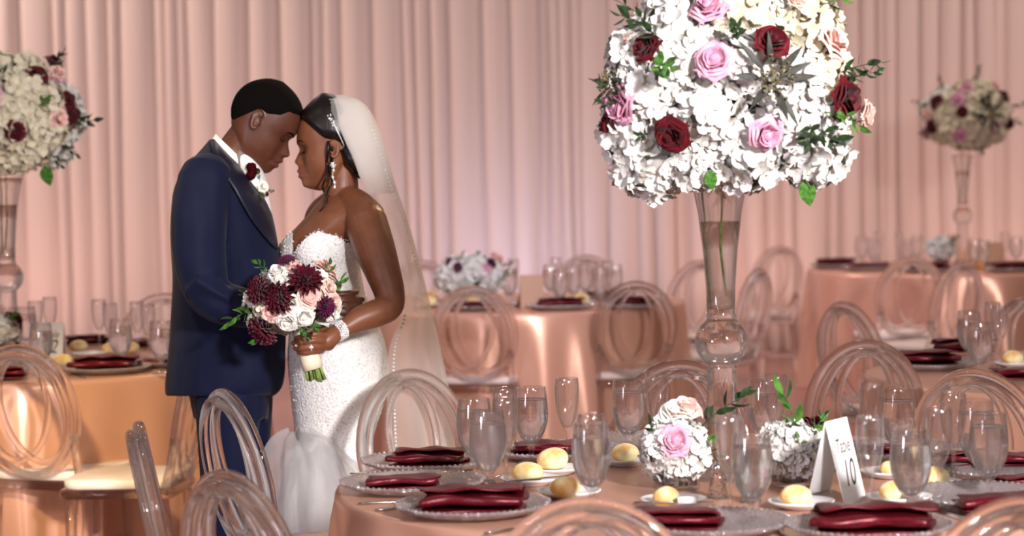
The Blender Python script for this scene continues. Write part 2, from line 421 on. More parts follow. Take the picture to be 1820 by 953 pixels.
table(TM, .915, 'round table cut off by the frame edge beside three clear chairs', 41)
# ============================================================ prototypes
def chair_meshes():
    M_ = {}
    def ell(ax, az, cz, cx=0, rot=0, n=56, piv=None, y=0):
        P = []
        for k in range(n):
            t = 2*PI*k/n; x, z = ax*math.sin(t), az*math.cos(t)
            if rot:
                z -= az; x, z = x*math.cos(rot)-z*math.sin(rot), x*math.sin(rot)+z*math.cos(rot); z += az
            P.append((x+cx, y, z+cz))
        return P
    lean = Matrix.Translation((0, -.195, .455)) @ Matrix.Rotation(math.radians(11), 4, 'X') @ Matrix.Translation((0, 0, -.455))
    def T(P): return [lean @ Vector(p) for p in P]
    # outer ring is a doubled rod, inner loops cross low down
    M_['outer_ring'] = MB().tube(T(ell(.205, .238, .70, y=.010)), .0165, 10, loop=True, up=(0, 1, 0)).tube(T(ell(.192, .224, .70, y=-.014)), .0135, 8, loop=True, up=(0, 1, 0)).mesh('outer_ring', MAT['acrylic'])
    M_['inner_a'] = MB().tube(T(ell(.128, .197, .712, rot=.19, y=-.004)), .0125, 9, loop=True, up=(0, 1, 0)).mesh('inner_loop', MAT['acrylic'])
    M_['inner_b'] = MB().tube(T(ell(.128, .197, .712, rot=-.19, y=.008)), .0125, 9, loop=True, up=(0, 1, 0)).mesh('inner_loop', MAT['acrylic'])
    def slab(w, d, z0, z1, r, taper=.0):
        rings = []
        for z, ins in ((z0, .006), (z0+.004, 0), (z1-.006, 0), (z1, .008)):
            ring = []
            for q in range(4):
                for k in range(6):
                    a = PI/2*(q+k/5); sx = (w/2-r)*(1 if q in (0, 3) else -1); sy = (d/2-r)*(1 if q in (0, 1) else -1)
                    x = sx+(r-ins)*math.cos(a); y = sy+(r-ins)*math.sin(a); ring.append((x*(1+taper*y), y, z))
            rings.append(ring)
        return MB().loft(rings)
    M_['seat'] = slab(.42, .41, .415, .447, .06, .35).mesh('seat', MAT['acrylic'])
    M_['cushion'] = slab(.40, .385, .448, .482, .07, .35).mesh('seat_cushion', MAT['cushion'])
    M_['leg_f'] = MB().tube([(0, 0, .414), (0, .004, .22), (0, .012, 0)], [.021, .018, .013], 8).mesh('leg', MAT['acrylic'])
    M_['leg_r'] = MB().tube([(0, 0, .414), (0, -.02, .22), (0, -.07, 0)], [.021, .018, .013], 8).mesh('leg', MAT['acrylic'])
    M_['post'] = MB().tube([(0, .02, .43), (0, -.006, .52), (0, -.024, .625)], .0165, 8, flat=.8).mesh('back_post', MAT['acrylic'])
    M_['str_s'] = MB().tube([(0, -.165, .20), (0, .165, .20)], .010, 8).mesh('stretcher', MAT['acrylic'])
    M_['str_f'] = MB().tube([(-.165, 0, .235), (.165, 0, .235)], .010, 8).mesh('stretcher', MAT['acrylic'])
    return M_
CH = chair_meshes(); KS = .965
def chair(label, loc, rz, group='clear looped-back banquet chairs'):
    t = thing('ghost_chair', label, 'chair', loc, rz, group)
    put('outer_ring', CH['outer_ring'], t); put('inner_loop', CH['inner_a'], t); put('inner_loop', CH['inner_b'], t)
    put('seat', CH['seat'], t); put('seat_cushion', CH['cushion'], t)
    for x in (-.17, .17):
        put('leg', CH['leg_f'], t, Matrix.Translation((x*KS, .165*KS, 0))); put('leg', CH['leg_r'], t, Matrix.Translation((x*KS, -.165*KS, 0)))
        put('back_post', CH['post'], t, Matrix.Translation((x*1.05*KS, -.19*KS, 0)))
        put('stretcher', CH['str_s'], t, Matrix.Translation((x*KS, 0, 0)))
    put('stretcher', CH['str_f'], t, Matrix.Translation((0, .165*KS, 0))); put('stretcher', CH['str_f'], t, Matrix.Translation((0, -.18*KS, -.03)))
    return t
CH_TOP = Vector((0, -.195-math.sin(math.radians(11))*.49, .940))*KS
for me_ in CH.values(): me_.transform(Matrix.Scale(KS, 4))
def chair_px(label, px, top, rz):
    p = onz(px, top, .948*KS); o = Matrix.Rotation(rz, 3, 'Z') @ Vector((0, CH_TOP.y, 0))
    return chair(label, (p.x-o.x, p.y-o.y, 0), rz)
# ------------------------------------------------------------ glassware
GOB_H, FLU_H = .192, .216
gob_out = [(.0005, 0), (.034, 0), (.036, .002), (.034, .0045), (.016, .009), (.0075, .015), (.0068, .030), (.0085, .043), (.014, .049), (.026, .064), (.036, .084), (.0418, .106), (.0432, .125), (.0420, .150), (.0395, .172), (.0375, .1905), (.0370, .192)]
gob_in = [(.0358, .1915), (.0379, .172), (.0404, .150), (.0416, .125), (.0401, .106), (.0342, .085), (.0245, .067), (.012, .055), (.0005, .052)]
ME_GOB = MB().lathe(gob_out+gob_in, 32).mesh('water_goblet', MAT['glass'])
wat = [(.0005, .0518), (.0122, .0548), (.0248, .0668), (.0345, .0848), (.0404, .106), (.0419, .125), (.0403, .160), (.0399, .1615), (.0380, .1608), (.0005, .1608)]
ME_WAT = MB().lathe(wat, 32).mesh('water', MAT['water'])
ME_ICE = MB().lathe(wat, 32).mesh('ice_water', MAT['icewater'])
flu_out = [(.0005, 0), (.031, 0), (.033, .002), (.031, .004), (.012, .008), (.005, .014), (.0042, .05), (.0046, .078), (.009, .088), (.018, .106), (.0255, .130), (.0290, .155), (.0300, .180), (.0292, .200), (.0282, .2155), (.0278, .216)]
flu_in = [(.0270, .2155), (.0280, .200), (.0287, .180), (.0277, .155), (.0242, .131), (.0165, .108), (.007, .094), (.0005, .092)]
ME_FLU = MB().lathe(flu_out+flu_in, 28).mesh('champagne_flute', MAT['glass'])
NG = [0, 0]
def goblet(label, p, ice=False, group='stemmed water goblets'):
    o = put('water_goblet', ME_GOB); o.location = p; o.rotation_euler.z = random.uniform(0, 6); tag(o, label, 'glass', group)
    put('water', ME_ICE if ice else ME_WAT, o); return o
def flute(label, p, group='empty champagne flutes'):
    o = put('champagne_flute', ME_FLU); o.location = p; tag(o, label, 'glass', group); return o
# ------------------------------------------------------------ plates, bread, cutlery, linen
scal = lambda th, r, z: .012*math.sin(26*th)*(r > .15)
ME_CHG = MB().lathe([(.001, 0), (.10, 0), (.112, .002), (.140, .008), (.160, .016), (.1665, .021), (.165, .025), (.157, .021), (.138, .013), (.110, .0065), (.098, .005), (.001, .005)], 104, wob=scal).mesh('beaded_glass_rim', MAT['beadglass'])
def charger_beads():
    b = MB()
    for k in range(72):
        a = 2*PI*k/72; r = .1655+.002*math.sin(13*a); b.ball((r*math.cos(a), r*math.sin(a), .0235), .0042, 6, 4)
    return b.mesh('rim_beads', MAT['beadglass'])
ME_CHB = charger_beads()
def charger(label, x, y):
    o = put('charger_plate', ME_CHG); o.location = (x, y, ZT+.001); tag(o, label, 'plate', 'beaded glass charger plates'); put('rim_beads', ME_CHB, o); return o
ME_BPL = MB().lathe([(.001, 0), (.043, 0), (.045, .003), (.062, .009), (.072, .015), (.0725, .0175), (.070, .018), (.060, .0125), (.044, .0065), (.001, .006)], 40).mesh('bread_plate', MAT['china'])
def bread_plate(label, p):
    o = put('bread_plate', ME_BPL); o.location = p; return tag(o, label, 'plate', 'white bread plates')
def roll_mesh(seed):
    b = MB(); b.ball((0, 0, .024), (.040, .034, .026), 18, 12); V = []
    for p in b.v:
        q = Vector(p); n = noise.noise(q*22+Vector((seed*7, 0, 0))); c = Vector((0, 0, .024)); q = c+(q-c)*(1+.10*n)
        if q.z < .006: q.z = .001+q.z*.5
        V.append(tuple(q))
    b.v = V; return b.mesh('bread_roll', MAT['bread'])
ME_ROLL = [roll_mesh(i) for i in range(4)]
def roll(label, p, k=0, rz=0, s=1.0, group='bread rolls'):
    o = put('bread_roll', ME_ROLL[k % 4]); o.location = p; o.rotation_euler = (0, 0, rz); o.scale = (s, s, s); return tag(o, label, 'bread', group)
def flat_outline(pts, th, crown=0):
    b = MB(); n = len(pts)
    lo = [(x, y, 0) for x, y in pts]; hi = [(x*.96, y, th) for x, y in pts]
    return b.loft([lo, hi])
def make_knife():
    P = [(-.004, 0), (-.0065, .02), (-.0065, .085), (-.004, .095), (-.007, .105), (-.009, .15), (-.008, .19), (.0, .212), (.006, .2), (.006, .105), (.004, .095), (.0065, .085), (.0065, .02), (.004, 0)]
    return flat_outline([(x, y-.106) for x, y in P], .0028).mesh('table_knife', MAT['steel'])
def make_fork():
    b = MB(); b.merge(flat_outline([(-.006, -.1), (-.0075, -.085), (-.003, 0), (-.003, .03), (-.012, .045), (-.012, .06), (.012, .06), (.012, .045), (.003, .03), (.003, 0), (.0075, -.085), (.006, -.1)], .0025))
    for i in range(4):
        x = -.0102+i*.0068; b.tube([(x, .058, .0015), (x, .08, .003), (x*.97, .1, .0055)], [.0018, .0016, .0009], 6)
    return b.mesh('table_fork', MAT['steel'])
def make_spoon():
    b = MB(); b.merge(flat_outline([(-.006, -.1), (-.0075, -.085), (-.003, 0), (-.0028, .045), (.0028, .045), (.003, 0), (.0075, -.085), (.006, -.1)], .0025))
    rings = []
    for i in range(1, 6):
        t = i/5*.5*PI; rings.append([(.019*math.sin(t)*math.cos(2*PI*k/18), .073+.030*math.sin(t)*math.sin(2*PI*k/18), .0095-.0085*math.cos(t)) for k in range(18)])
    ri = [[(x*.93, .073+(y-.073)*.95, z+.0012) for x, y, z in r] for r in rings[::-1]]
    b.loft(rings+ri); return b.mesh('table_spoon', MAT['steel'])
ME_KN, ME_FO, ME_SP = make_knife(), make_fork(), make_spoon()
def cutlery(me, name, label, p, rz, tilt=0):
    o = put(name, me); o.location = p; o.rotation_euler = (tilt, 0, rz); return tag(o, label, name.split('_')[1])
def napkin_mesh(seed, lx=.172, ly=.088, gap=.0105, th=.0036):
    """a satin square folded over itself three times: an S-shaped sheet, wavy along its length"""
    rnd = random.Random(seed); b = MB(); nl = 3+(seed % 2); path = []
    for k in range(nl):                   # straight runs joined by rounded folds
        z = .0035+gap*k; y0, y1 = (-ly/2, ly/2) if k % 2 == 0 else (ly/2, -ly/2); e0, e1 = rnd.uniform(0, .012), rnd.uniform(0, .012)
        if k == nl-1: y1 *= rnd.uniform(.55, .95)
        sg = 1 if y1 > y0 else -1; y0 += sg*(e0 if k else 0); y1 -= sg*e1
        if k: y0 = path[-1][0]+sg*.0
        for t in range(9): path.append((y0+(y1-y0)*t/8, z, k))
        if k < nl-1:
            for t in (1, 2, 3): a = -PI/2+PI*t/4; path.append((y1+sg*gap*.62*math.cos(a), z+gap/2+gap/2*math.sin(a), k+.5))
    P = [Vector((0, y, z)) for y, z, k in path]; n = 26; rings = []
    wav = [(rnd.uniform(3, 16), rnd.uniform(0, 6), rnd.uniform(.0006, .0022)) for _ in range(5)]
    for i in range(n+1):
        u = i/n; x = (u-.5)*lx; out, inn = [], []
        for q, (p, (yy, zz, k)) in enumerate(zip(P, path)):
            t = (P[min(q+1, len(P)-1)]-P[max(q-1, 0)]).normalized(); nn = Vector((0, -t.z, t.y))
            puff = (k/nl)*(.006*math.sin(PI*u)*math.cos(yy/ly*2.6)+sum(a*math.sin(w*u+ph+yy*30+k*1.7) for w, ph, a in wav))
            xs = x+.007*math.sin(k*2.3+seed)*(k > 0)+.004*math.sin(yy*50+k)
            ys = yy*(1-.07*math.sin(u*7+k*2+seed))+.004*math.sin(u*9+seed+k); zs = max(.0022, zz+puff)
            out.append(Vector((xs, ys, zs))+nn*th/2); inn.append(Vector((xs, ys, zs))-nn*th/2)
        rings.append(out+inn[::-1])
    b.loft(rings)
    return b.mesh('folded_napkin', MAT['napkin'])
ME_NAP = [napkin_mesh(i+1) for i in range(5)]
def napkin(label, p, rz, k=0, s=1.0, tilt=0, group='burgundy satin napkins'):
    o = put('folded_napkin', ME_NAP[k % 5]); o.location = p; o.rotation_euler = (tilt, 0, rz); o.scale = (s, s, s); return tag(o, label, 'napkin', group)
# ------------------------------------------------------------ flowers
def petal_patch(b, M_, L_, W_, cup=.3, tip=.0, nu=3, nv=4, pw=.75):
    vs = []
    for j in range(nv+1):
        v = j/nv; ww = W_*(math.sin(PI*min(.97, v**pw*.86+.12))) if pw > .55 else W_*math.sqrt(max(.03, 1-((v-.57)/.56)**2))
        for i in range(nu):
            u = (i/(nu-1))*2-1
            vs.append(M_ @ Vector((u*ww/2, v*L_, cup*L_*(v*v*tip+.35*u*u*(.3+v)))))
    b.add(vs, [(j*nu+i, j*nu+i+1, (j+1)*nu+i+1, (j+1)*nu+i) for j in range(nv) for i in range(nu-1)])
def frame(n, spin=0, p=(0, 0, 0)):
    q = Vector(n).normalized().to_track_quat('Z', 'Y').to_matrix().to_4x4()
    return Matrix.Translation(p) @ q @ Matrix.Rotation(spin, 4, 'Z')
def hydrangea_mesh(seed, mat, R=.08, nf=74):
    rnd = random.Random(seed); b = MB(); b.ball((0, 0, 0), R*.78, 12, 8)
    for i in range(nf):
        z = 1-1.72*(i+.5)/nf; a = i*2.399963+rnd.uniform(-.2, .2); s_ = math.sqrt(max(0, 1-z*z))
        n = Vector((s_*math.cos(a), s_*math.sin(a), z)); rr = R*rnd.uniform(.84, 1.0)
        n2 = (n+Vector((rnd.uniform(-.45, .45), rnd.uniform(-.45, .45), rnd.uniform(-.45, .45)))).normalized()
        Mf = frame(n2, rnd.uniform(0, 6), n*rr); pl = rnd.uniform(.022, .027)*R/.08
        for k in range(4):
            petal_patch(b, Mf @ Matrix.Rotation(k*PI/2+rnd.uniform(-.15, .15), 4, 'Z') @ Matrix.Rotation(rnd.uniform(.0, .55), 4, 'X'), pl, pl*1.05, .35, rnd.uniform(-.4, .4), 3, 4, .5)
        b.ball(Mf @ Vector((0, 0, .0012)), .0018, 5, 3)
    return b.mesh('hydrangea', mat)
def rose_mesh(seed, mat, R=.045, open_=.7):
    rnd = random.Random(seed); b = MB(); b.ball((0, 0, R*.25), (R*.34, R*.34, R*.5), 10, 8)
    layers = [(3, .22, .95), (3, .36, .98), (4, .52, .95), (5, .70, .86), (5, .88, .72), (6, 1.02, .55)]
    for li, (cnt, rad, hgt) in enumerate(layers):
        a0 = rnd.uniform(0, 6)
        for k in range(cnt):
            a = a0+2*PI*k/cnt+rnd.uniform(-.12, .12); half = PI/cnt*1.28; nu, nv = 7, 6; vs = []
            for j in range(nv+1):
                v = j/nv
                for i in range(nu):
                    u = i/(nu-1)*2-1
                    edge = (1-.30*u*u*(v**2)); r = R*rad*(v**.55)*(.86+.16*u*u)+R*.28*max(0, v-.68)**1.4*3*open_*(rad > .3)
                    z = R*hgt*1.05*v*edge-R*.25*(rad > .6)*(v > .8)*(v-.8)*4*(.5+.5*rad)
                    th = a+u*half*(.35+.65*v**.5); vs.append((r*math.cos(th)+.0012*math.sin(7*u+seed), r*math.sin(th), z-R*.25))
            b.add(vs, [(j*nu+i, j*nu+i+1, (j+1)*nu+i+1, (j+1)*nu+i) for j in range(nv) for i in range(nu-1)])
    return b.mesh('rose', mat)
def dahlia_mesh(seed, mat, R=.05, name='dahlia'):
    rnd = random.Random(seed); b = MB(); b.ball((0, 0, R*.08), (R*.3, R*.3, R*.22), 10, 6)
    for cnt, el, ln, zz in ((16, .12, 1.0, 0), (15, .34, .92, .05), (14, .58, .80, .11), (11, .86, .62, .16), (8, 1.15, .44, .2)):
        a0 = rnd.uniform(0, 6)
        for k in range(cnt):
            Mp = Matrix.Translation((0, 0, R*zz)) @ Matrix.Rotation(a0+2*PI*k/cnt+rnd.uniform(-.06, .06), 4, 'Z') @ Matrix.Rotation(el+rnd.uniform(-.08, .08), 4, 'X')
            petal_patch(b, Mp, R*ln, R*.36, .55, -.25, 3, 4, .9)
    return b.mesh(name, mat)
def leaf(b, M_, L_, W_, fold=.25, droop=.3):
    vs = []; nv = 5
    for j in range(nv+1):
        v = j/nv; ww = W_*math.sin(PI*(v**.85))*.5+.0003
        for u in (-1, 0, 1): vs.append(M_ @ Vector((u*ww, v*L_, abs(u)*ww*fold-droop*L_*v*v*.5)))
    b.add(vs, [(j*3+i, j*3+i+1, (j+1)*3+i+1, (j+1)*3+i) for j in range(nv) for i in range(2)])
def sprig_mesh(seed, mat, Ln=.13, n=9, lw=.023, ll=.052, bend=.5):
    rnd = random.Random(seed); b = MB(); P = []; p = Vector((0, 0, 0)); d = Vector((0, 0, 1)); st = Ln/10; bx, by = rnd.uniform(-1, 1), rnd.uniform(-1, 1)
    for i in range(11):
        P.append(p.copy()); p = p+d*st; d = (d+Vector((bx, by, -.2))*bend*.12).normalized()
    b.tube(P, [.0022-.0001*i for i in range(11)], 5)
    for k in range(n):
        i = 2+int(8*k/max(1, n-1)); q = P[min(i, 10)]; t = (P[min(i, 10)]-P[i-1]).normalized()
        a = k*2.4+rnd.uniform(-.4, .4); side = Matrix.Rotation(a, 3, t) @ t.orthogonal().normalized()
        dr = (t*rnd.uniform(.35, .8)+side*.8).normalized() if k < n-1 else t
        Y = dr; X = Y.cross(side if k < n-1 else t.orthogonal()).normalized()
        if X.length < .1: X = Y.orthogonal().normalized()
        Z = X.cross(Y); Mx = Matrix((X, Y, Z)).transposed().to_4x4(); Mx.translation = q
        leaf(b, Mx, ll*rnd.uniform(.75, 1.15), lw*rnd.uniform(.8, 1.1), .3, rnd.uniform(0, .5))
    return b.mesh('leaf_sprig', mat)
def euc_mesh(seed):
    rnd = random.Random(seed); leafs = MB(); ber = MB()
    for k in range(9):
        a = k*2.4+rnd.uniform(-.3, .3); M_ = Matrix.Rotation(a, 4, 'Z') @ Matrix.Rotation(rnd.uniform(.1, .6), 4, 'X') @ Matrix.Translation((0, .02, 0))
        leaf(leafs, M_, rnd.uniform(.055, .085), rnd.uniform(.011, .016), .2, .3)
    for k in range(110):
        a, e = rnd.uniform(0, 6.28), rnd.uniform(.1, 1.4); r = rnd.uniform(.02, .05); ber.ball((r*math.cos(a)*math.sin(e), r*math.sin(a)*math.sin(e), .008+r*.9*math.cos(e)), rnd.uniform(.0022, .0036), 6, 4)
    return leafs.mesh('eucalyptus_leaves', MAT['euc']), ber.mesh('seed_cluster', MAT['berry'])
ME_H = [hydrangea_mesh(i, MAT['hydrangea']) for i in range(3)]; ME_HC = [hydrangea_mesh(7+i, MAT['hyd_c']) for i in range(2)]
FL = {'H': (ME_H, 'hydrangea'), 'C': (ME_HC, 'hydrangea'),
      'R': ([rose_mesh(1, MAT['rose_red'], .045, .9), rose_mesh(4, MAT['rose_red'], .045, .5)], 'burgundy_rose'),
      'L': ([rose_mesh(2, MAT['rose_lav'], .045, .8), rose_mesh(12, MAT['rose_lav'], .045, .6)], 'lavender_rose'),
      'B': ([rose_mesh(3, MAT['rose_blush'], .045, .7)], 'blush_rose'), 'W': ([rose_mesh(5, MAT['rose_white'], .045, .55), rose_mesh(15, MAT['rose_white'], .045, .75)], 'ivory_rose'),
      'D': ([dahlia_mesh(1, MAT['dahlia']), dahlia_mesh(2, MAT['dahlia'])], 'burgundy_dahlia'), 'P': ([dahlia_mesh(3, MAT['dahlia_p'], .034, 'plum')], 'plum_flower'),
      'S': ([sprig_mesh(i, MAT['leaf']) for i in (1, 2, 3)], 'leaf_sprig'), 'K': ([sprig_mesh(i, MAT['leaf_d'], .14, 10, .020, .050) for i in (4, 5)], 'leaf_sprig')}
EUC = euc_mesh(3)
_bl = MB(); leaf(_bl, Matrix.Identity(4), .12, .075, .2, .5); ME_BIG = _bl.mesh('broad_leaf', MAT['leaf'])
CNT = {}
def flower(parent, kind, p, n, s=1.0, spin=None):
    k = CNT[kind] = CNT.get(kind, 0)+1; sp = random.uniform(0, 6) if spin is None else spin; Mx = frame(n, sp, p) @ Matrix.Scale(s, 4)
    if kind == 'E':
        e = put('eucalyptus', EUC[0], parent, Mx); put('seed_cluster', EUC[1], e); return e
    if kind == 'G': return put('broad_leaf', ME_BIG, parent, Mx)
    ms, nm = FL[kind]; return put(nm, ms[k % len(ms)], parent, Mx)
def arrangement(name, label, cat, C, R, items, fill=14, hs=1.0, group=None, core=True, direct=False):
    """items: (kind, nx, nz, scale[, outward]) on the near side of an ellipsoid of flowers; the far side gets hydrangeas and roses too"""
    t = thing(name, label, cat, (C[0], C[1], C[2]), 0, group)
    for it in items:
        k, nx, nz, s = it[:4]; q = nx*nx+nz*nz
        if q > .96: f = math.sqrt(.96/q); nx, nz = nx*f, nz*f; q = .96
        n = Vector((nx, -math.sqrt(1-q), nz)); dep = {'H': .080*s, 'C': .080*s}.get(k, .02*s if k in 'RLBW' else (.05 if k in 'SK' else .0))
        p = Vector((n.x*(R[0]-dep), n.y*(R[1]-dep), n.z*(R[2]-dep)))
        if direct: p = Vector((it[1]*R[0], -math.sqrt(1-.80*q)*(R[1]-dep) if k in 'HC' else -math.sqrt(1-.72*q)*(R[1]+.022), it[2]*R[2]))
        if k in 'SK' and len(it) > 4: n = (Vector(it[4])+n*.35).normalized()
        if k == 'G':
            t_ = flower(t, k, p, (0, -1, .3), s); t_.matrix_local = Matrix.Translation(p) @ Matrix.Rotation(PI*.93, 4, 'Y') @ Matrix.Rotation(PI/2, 4, 'X') @ Matrix.Scale(s, 4); continue
        flower(t, k, p, n, s, it[5] if len(it) > 5 else None)
    rnd = random.Random(len(items))
    for i in range(fill):
        z = .85-1.6*(i+.5)/fill; a = i*2.4; s_ = math.sqrt(1-z*z); n = Vector((s_*math.cos(a), s_*math.sin(a), z))
        if n.y < .05: n.y = abs(n.y)+.05; n.normalize()
        k = 'H' if i % 3 else rnd.choice('RLBK'); dep = .08*hs if k == 'H' else .02
        flower(t, k, (n.x*(R[0]-dep), n.y*(R[1]-dep), n.z*(R[2]-dep)), n, hs if k == 'H' else 1)
    if core: MB().ball((0, 0, 0), (R[0]*.60, R[1]*.60, R[2]*.60), 20, 12).build('foam_core', MAT['leaf_d'], t)
    return t
# ============================================================ tall vases and their flowers
def vase_mesh():
    out = [(.0005, 0), (.072, 0), (.075, .004), (.074, .010), (.060, .022), (.048, .060), (.041, .12), (.036, .20), (.034, .258), (.036, .262), (.036, .266), (.032, .270)]
    for i in range(1, 12):
        t = PI*(.18+.64*i/12); out.append((.0625*math.sin(t), .3245-.0625*math.cos(t)))
    out += [(.032, .380), (.036, .384), (.0335, .39), (.0345, .45), (.041, .54), (.052, .63), (.064, .69), (.0715, .712), (.070, .713)]
    inn = [(.066, .706), (.0605, .688), (.048, .63), (.037, .54), (.030, .45), (.0265, .402), (.0005, .398)]
    return MB().lathe(out+inn, 48).mesh('trumpet_vase', MAT['vase'])
ME_VASE = vase_mesh()
ME_VW = MB().lathe([(.0005, .3978), (.0268, .4018), (.0303, .45), (.0373, .54), (.045, .608), (.0005, .608)], 40).mesh('vase_water', MAT['water'])
def tall_vase(label, p, rz=0):
    o = put('trumpet_vase', ME_VASE); o.location = p; o.rotation_euler.z = rz; tag(o, label, 'vase', 'tall trumpet vases'); put('vase_water', ME_VW, o)
    b = MB(); rnd = random.Random(int(p[0]*100))
    b.tube([(-.018, .004, .415), (-.027, .0, .52), (-.04, -.01, .66), (-.05, -.01, .78)], .0028, 6); b.tube([(.01, .01, .43), (.0, -.004, .55), (.01, .0, .72)], .0025, 6)
    b.build('flower_stem', MAT['stem'], o)
    return o
pv = Vector((TN[0], TN[1], ZT+.001))
tall_vase('tall clear trumpet vase with glass ball stem on the nearest table', pv)
S0 = F/YN
def nx(px, py, c=(1290, 168), r=(222, 180)): return ((px-c[0])/r[0], -(py-c[1])/r[1])
near = []
for px, py, s in ((1152, 277, 1.15), (1315, 268, 1.12), (1430, 266, 1.08), (1238, 196, 1.12), (1398, 165, 1.1), (1198, 62, 1.15), (1310, 40, 1.0), (1418, 62, 1.0), (1150, 165, 1.0), (1440, 150, .9), (1130, 105, .9), (1275, 0, 1.0), (1360, 5, .9), (1300, 120, 1.0), (1120, 232, .95), (1385, 235, 1.0), (1225, 285, .85), (1200, 120, .95), (1440, 205, .9)):
    near.append(('C' if (px, py) in ((1418, 62), (1440, 150), (1310, 40)) else 'H', *nx(px, py), s))
for k, px, py, s in (('R', 1142, 92, .85), ('R', 1182, 237, .95), ('R', 1350, 87, .95), ('R', 1473, 183, 1.1), ('R', 1083, 222, .85), ('L', 1253, 117, 1.0), ('L', 1100, 187, 1.0), ('L', 1337, 238, .92), ('L', 1248, 30, .95), ('B', 1456, 88, .98), ('B', 1513, 208, .8), ('B', 1105, 80, .6), ('B', 1400, 22, .6)):
    near.append((k, *nx(px, py), s))
for px, py, s, d, k in ((1168, 80, .85, (-.9, -.3, .75), 'K'), (1150, 60, .7, (-.5, -.3, .9), 'K'), (1112, 165, .62, (-1, -.3, .15), 'K'), (1108, 190, .55, (-1, -.4, .5), 'K'), (1465, 140, .72, (.8, -.3, .4), 'K'), (1470, 150, .6, (.9, -.3, .1), 'K'), (1385, 5, .9, (.3, -.3, 1), 'S'), (1440, 25, .8, (1, -.2, .3), 'S'), (1440, 205, .72, (1, -.9, -.1), 'S'), (1415, 225, .8, (-.2, -1, -.6), 'K'), (1160, 130, .8, (.1, -1, .3), 'S'), (1195, 8, .8, (-.5, -.4, .6), 'K'), (1425, 230, .8, (.5, -1, -.5), 'K'), (1140, 235, .45, (-.4, -1, -.4), 'K'), (1290, 75, .6, (0, -1, .3), 'K')):
    near.append((k, *nx(px, py), s, d))
near += [('E', *nx(1345, 150), 1.15), ('E', *nx(1088, 148), .8), ('G', *nx(1412, 318), .55), ('G', *nx(1243, 300), .4)]
cA = at(1290, 168, YN)
arrangement('tall_flower_arrangement', 'huge white hydrangea arrangement with burgundy and pink roses on the nearest tall vase', 'flowers', cA, (222/S0, .28, 180/S0), near, 16, direct=True)
SL = F/YL
pL = onz(18, 632, ZT); pL = Vector((TL[0], TL[1], ZT+.001))
tall_vase('tall clear vase with glass ball stem on the table numbered 12', pL, 1.2)
left = []
for a, b, s in ((-.1, .85, 1), (.35, .8, .95), (.05, .35, 1.15), (.45, .45, 1), (.1, -.35, 1.1), (.5, -.25, 1.05), (.75, -.3, .95), (-.3, -.1, 1), (-.4, -.7, 1), (.2, -.8, 1.05), (.75, .25, .9), (-.5, .5, 1), (-.8, .1, 1), (.3, .1, 1), (.5, -.65, .9), (-.1, -.75, 1)):
    left.append(('C', a, b, s))  # amber light put into the colour: every head cream
left += [('R', .5, .58, 1), ('R', .22, -.28, 1), ('R', .88, .20, .8), ('R', .93, -.02, .9), ('L', -.06, .25, 1.05), ('B', .78, -.08, 1), ('B', .72, .62, .8), ('R', -.6, .3, 1), ('L', -.5, -.4, 1)]
left += [('K', .75, .75, .75, (.3, -.3, 1)), ('K', .95, -.15, 1.05, (1, -.3, .05)), ('K', .1, .62, .9, (-.4, -.8, .5)), ('S', .6, .2, .6, (.5, -1, .2)), ('K', .65, -.6, .7, (.3, -.6, -.8)), ('K', .85, -.55, .6, (.6, -.4, -.6)), ('G', .5, -.75, .7)]
cL = at(22, 204, YL)
arrangement('tall_flower_arrangement', 'hydrangeas tinted cream for amber light with burgundy roses on the tall vase of table 12', 'flowers', cL, (.285, .28, .265), left, 14)
pR = Vector((TR[0], TR[1], ZT+.001))
tall_vase('slim tall vase on the farthest table', pR, 2.2)
rightl = []
for a, b, s in ((-.5, .4, 1.05), (.1, .5, 1.1), (.55, .4, 1), (-.6, -.2, 1.1), (0, 0, 1.15), (.5, -.2, 1.1), (-.3, -.65, 1.1), (.25, -.7, 1.1), (.7, -.5, .9), (-.7, .1, 1), (-.1, .85, 1), (.35, .85, .9), (.8, .1, .9), (-.75, -.5, .9), (.1, -.35, 1)):
    rightl.append(('C', a, b, s))
rightl += [('L', -.35, .45, 1.1), ('L', -.3, -.5, 1.15), ('L', .5, -.25, 1), ('L', -.1, .75, 1), ('R', -.75, .4, 1.1), ('R', -.85, -.25, 1.1), ('R', .75, .5, 1.1), ('R', .88, -.2, 1), ('R', -.25, .12, .8), ('B', .8, .45, 1), ('B', -.92, .1, .9)]
rightl += [('E', .3, .05, 1.4), ('K', .1, .9, .9, (.1, -.2, 1)), ('K', -.6, .8, .7, (-.5, -.2, 1)), ('K', .95, .2, .9, (1, 0, .3)), ('K', -.95, .3, .8, (-1, 0, .2)), ('K', .15, .3, 1, (.3, -1, .5)), ('K', .25, -.75, .7, (.1, -.6, -.8)), ('K', .9, -.1, .8, (.8, -.6, .1)), ('K', -.9, -.4, .7, (-.8, -.5, -.3))]
cR = at(1717, 208, YR)
arrangement('tall_flower_arrangement', 'shaded pink and burgundy flower ball on the farthest tall vase', 'flowers', cR, (.30, .28, .26), rightl, 12)
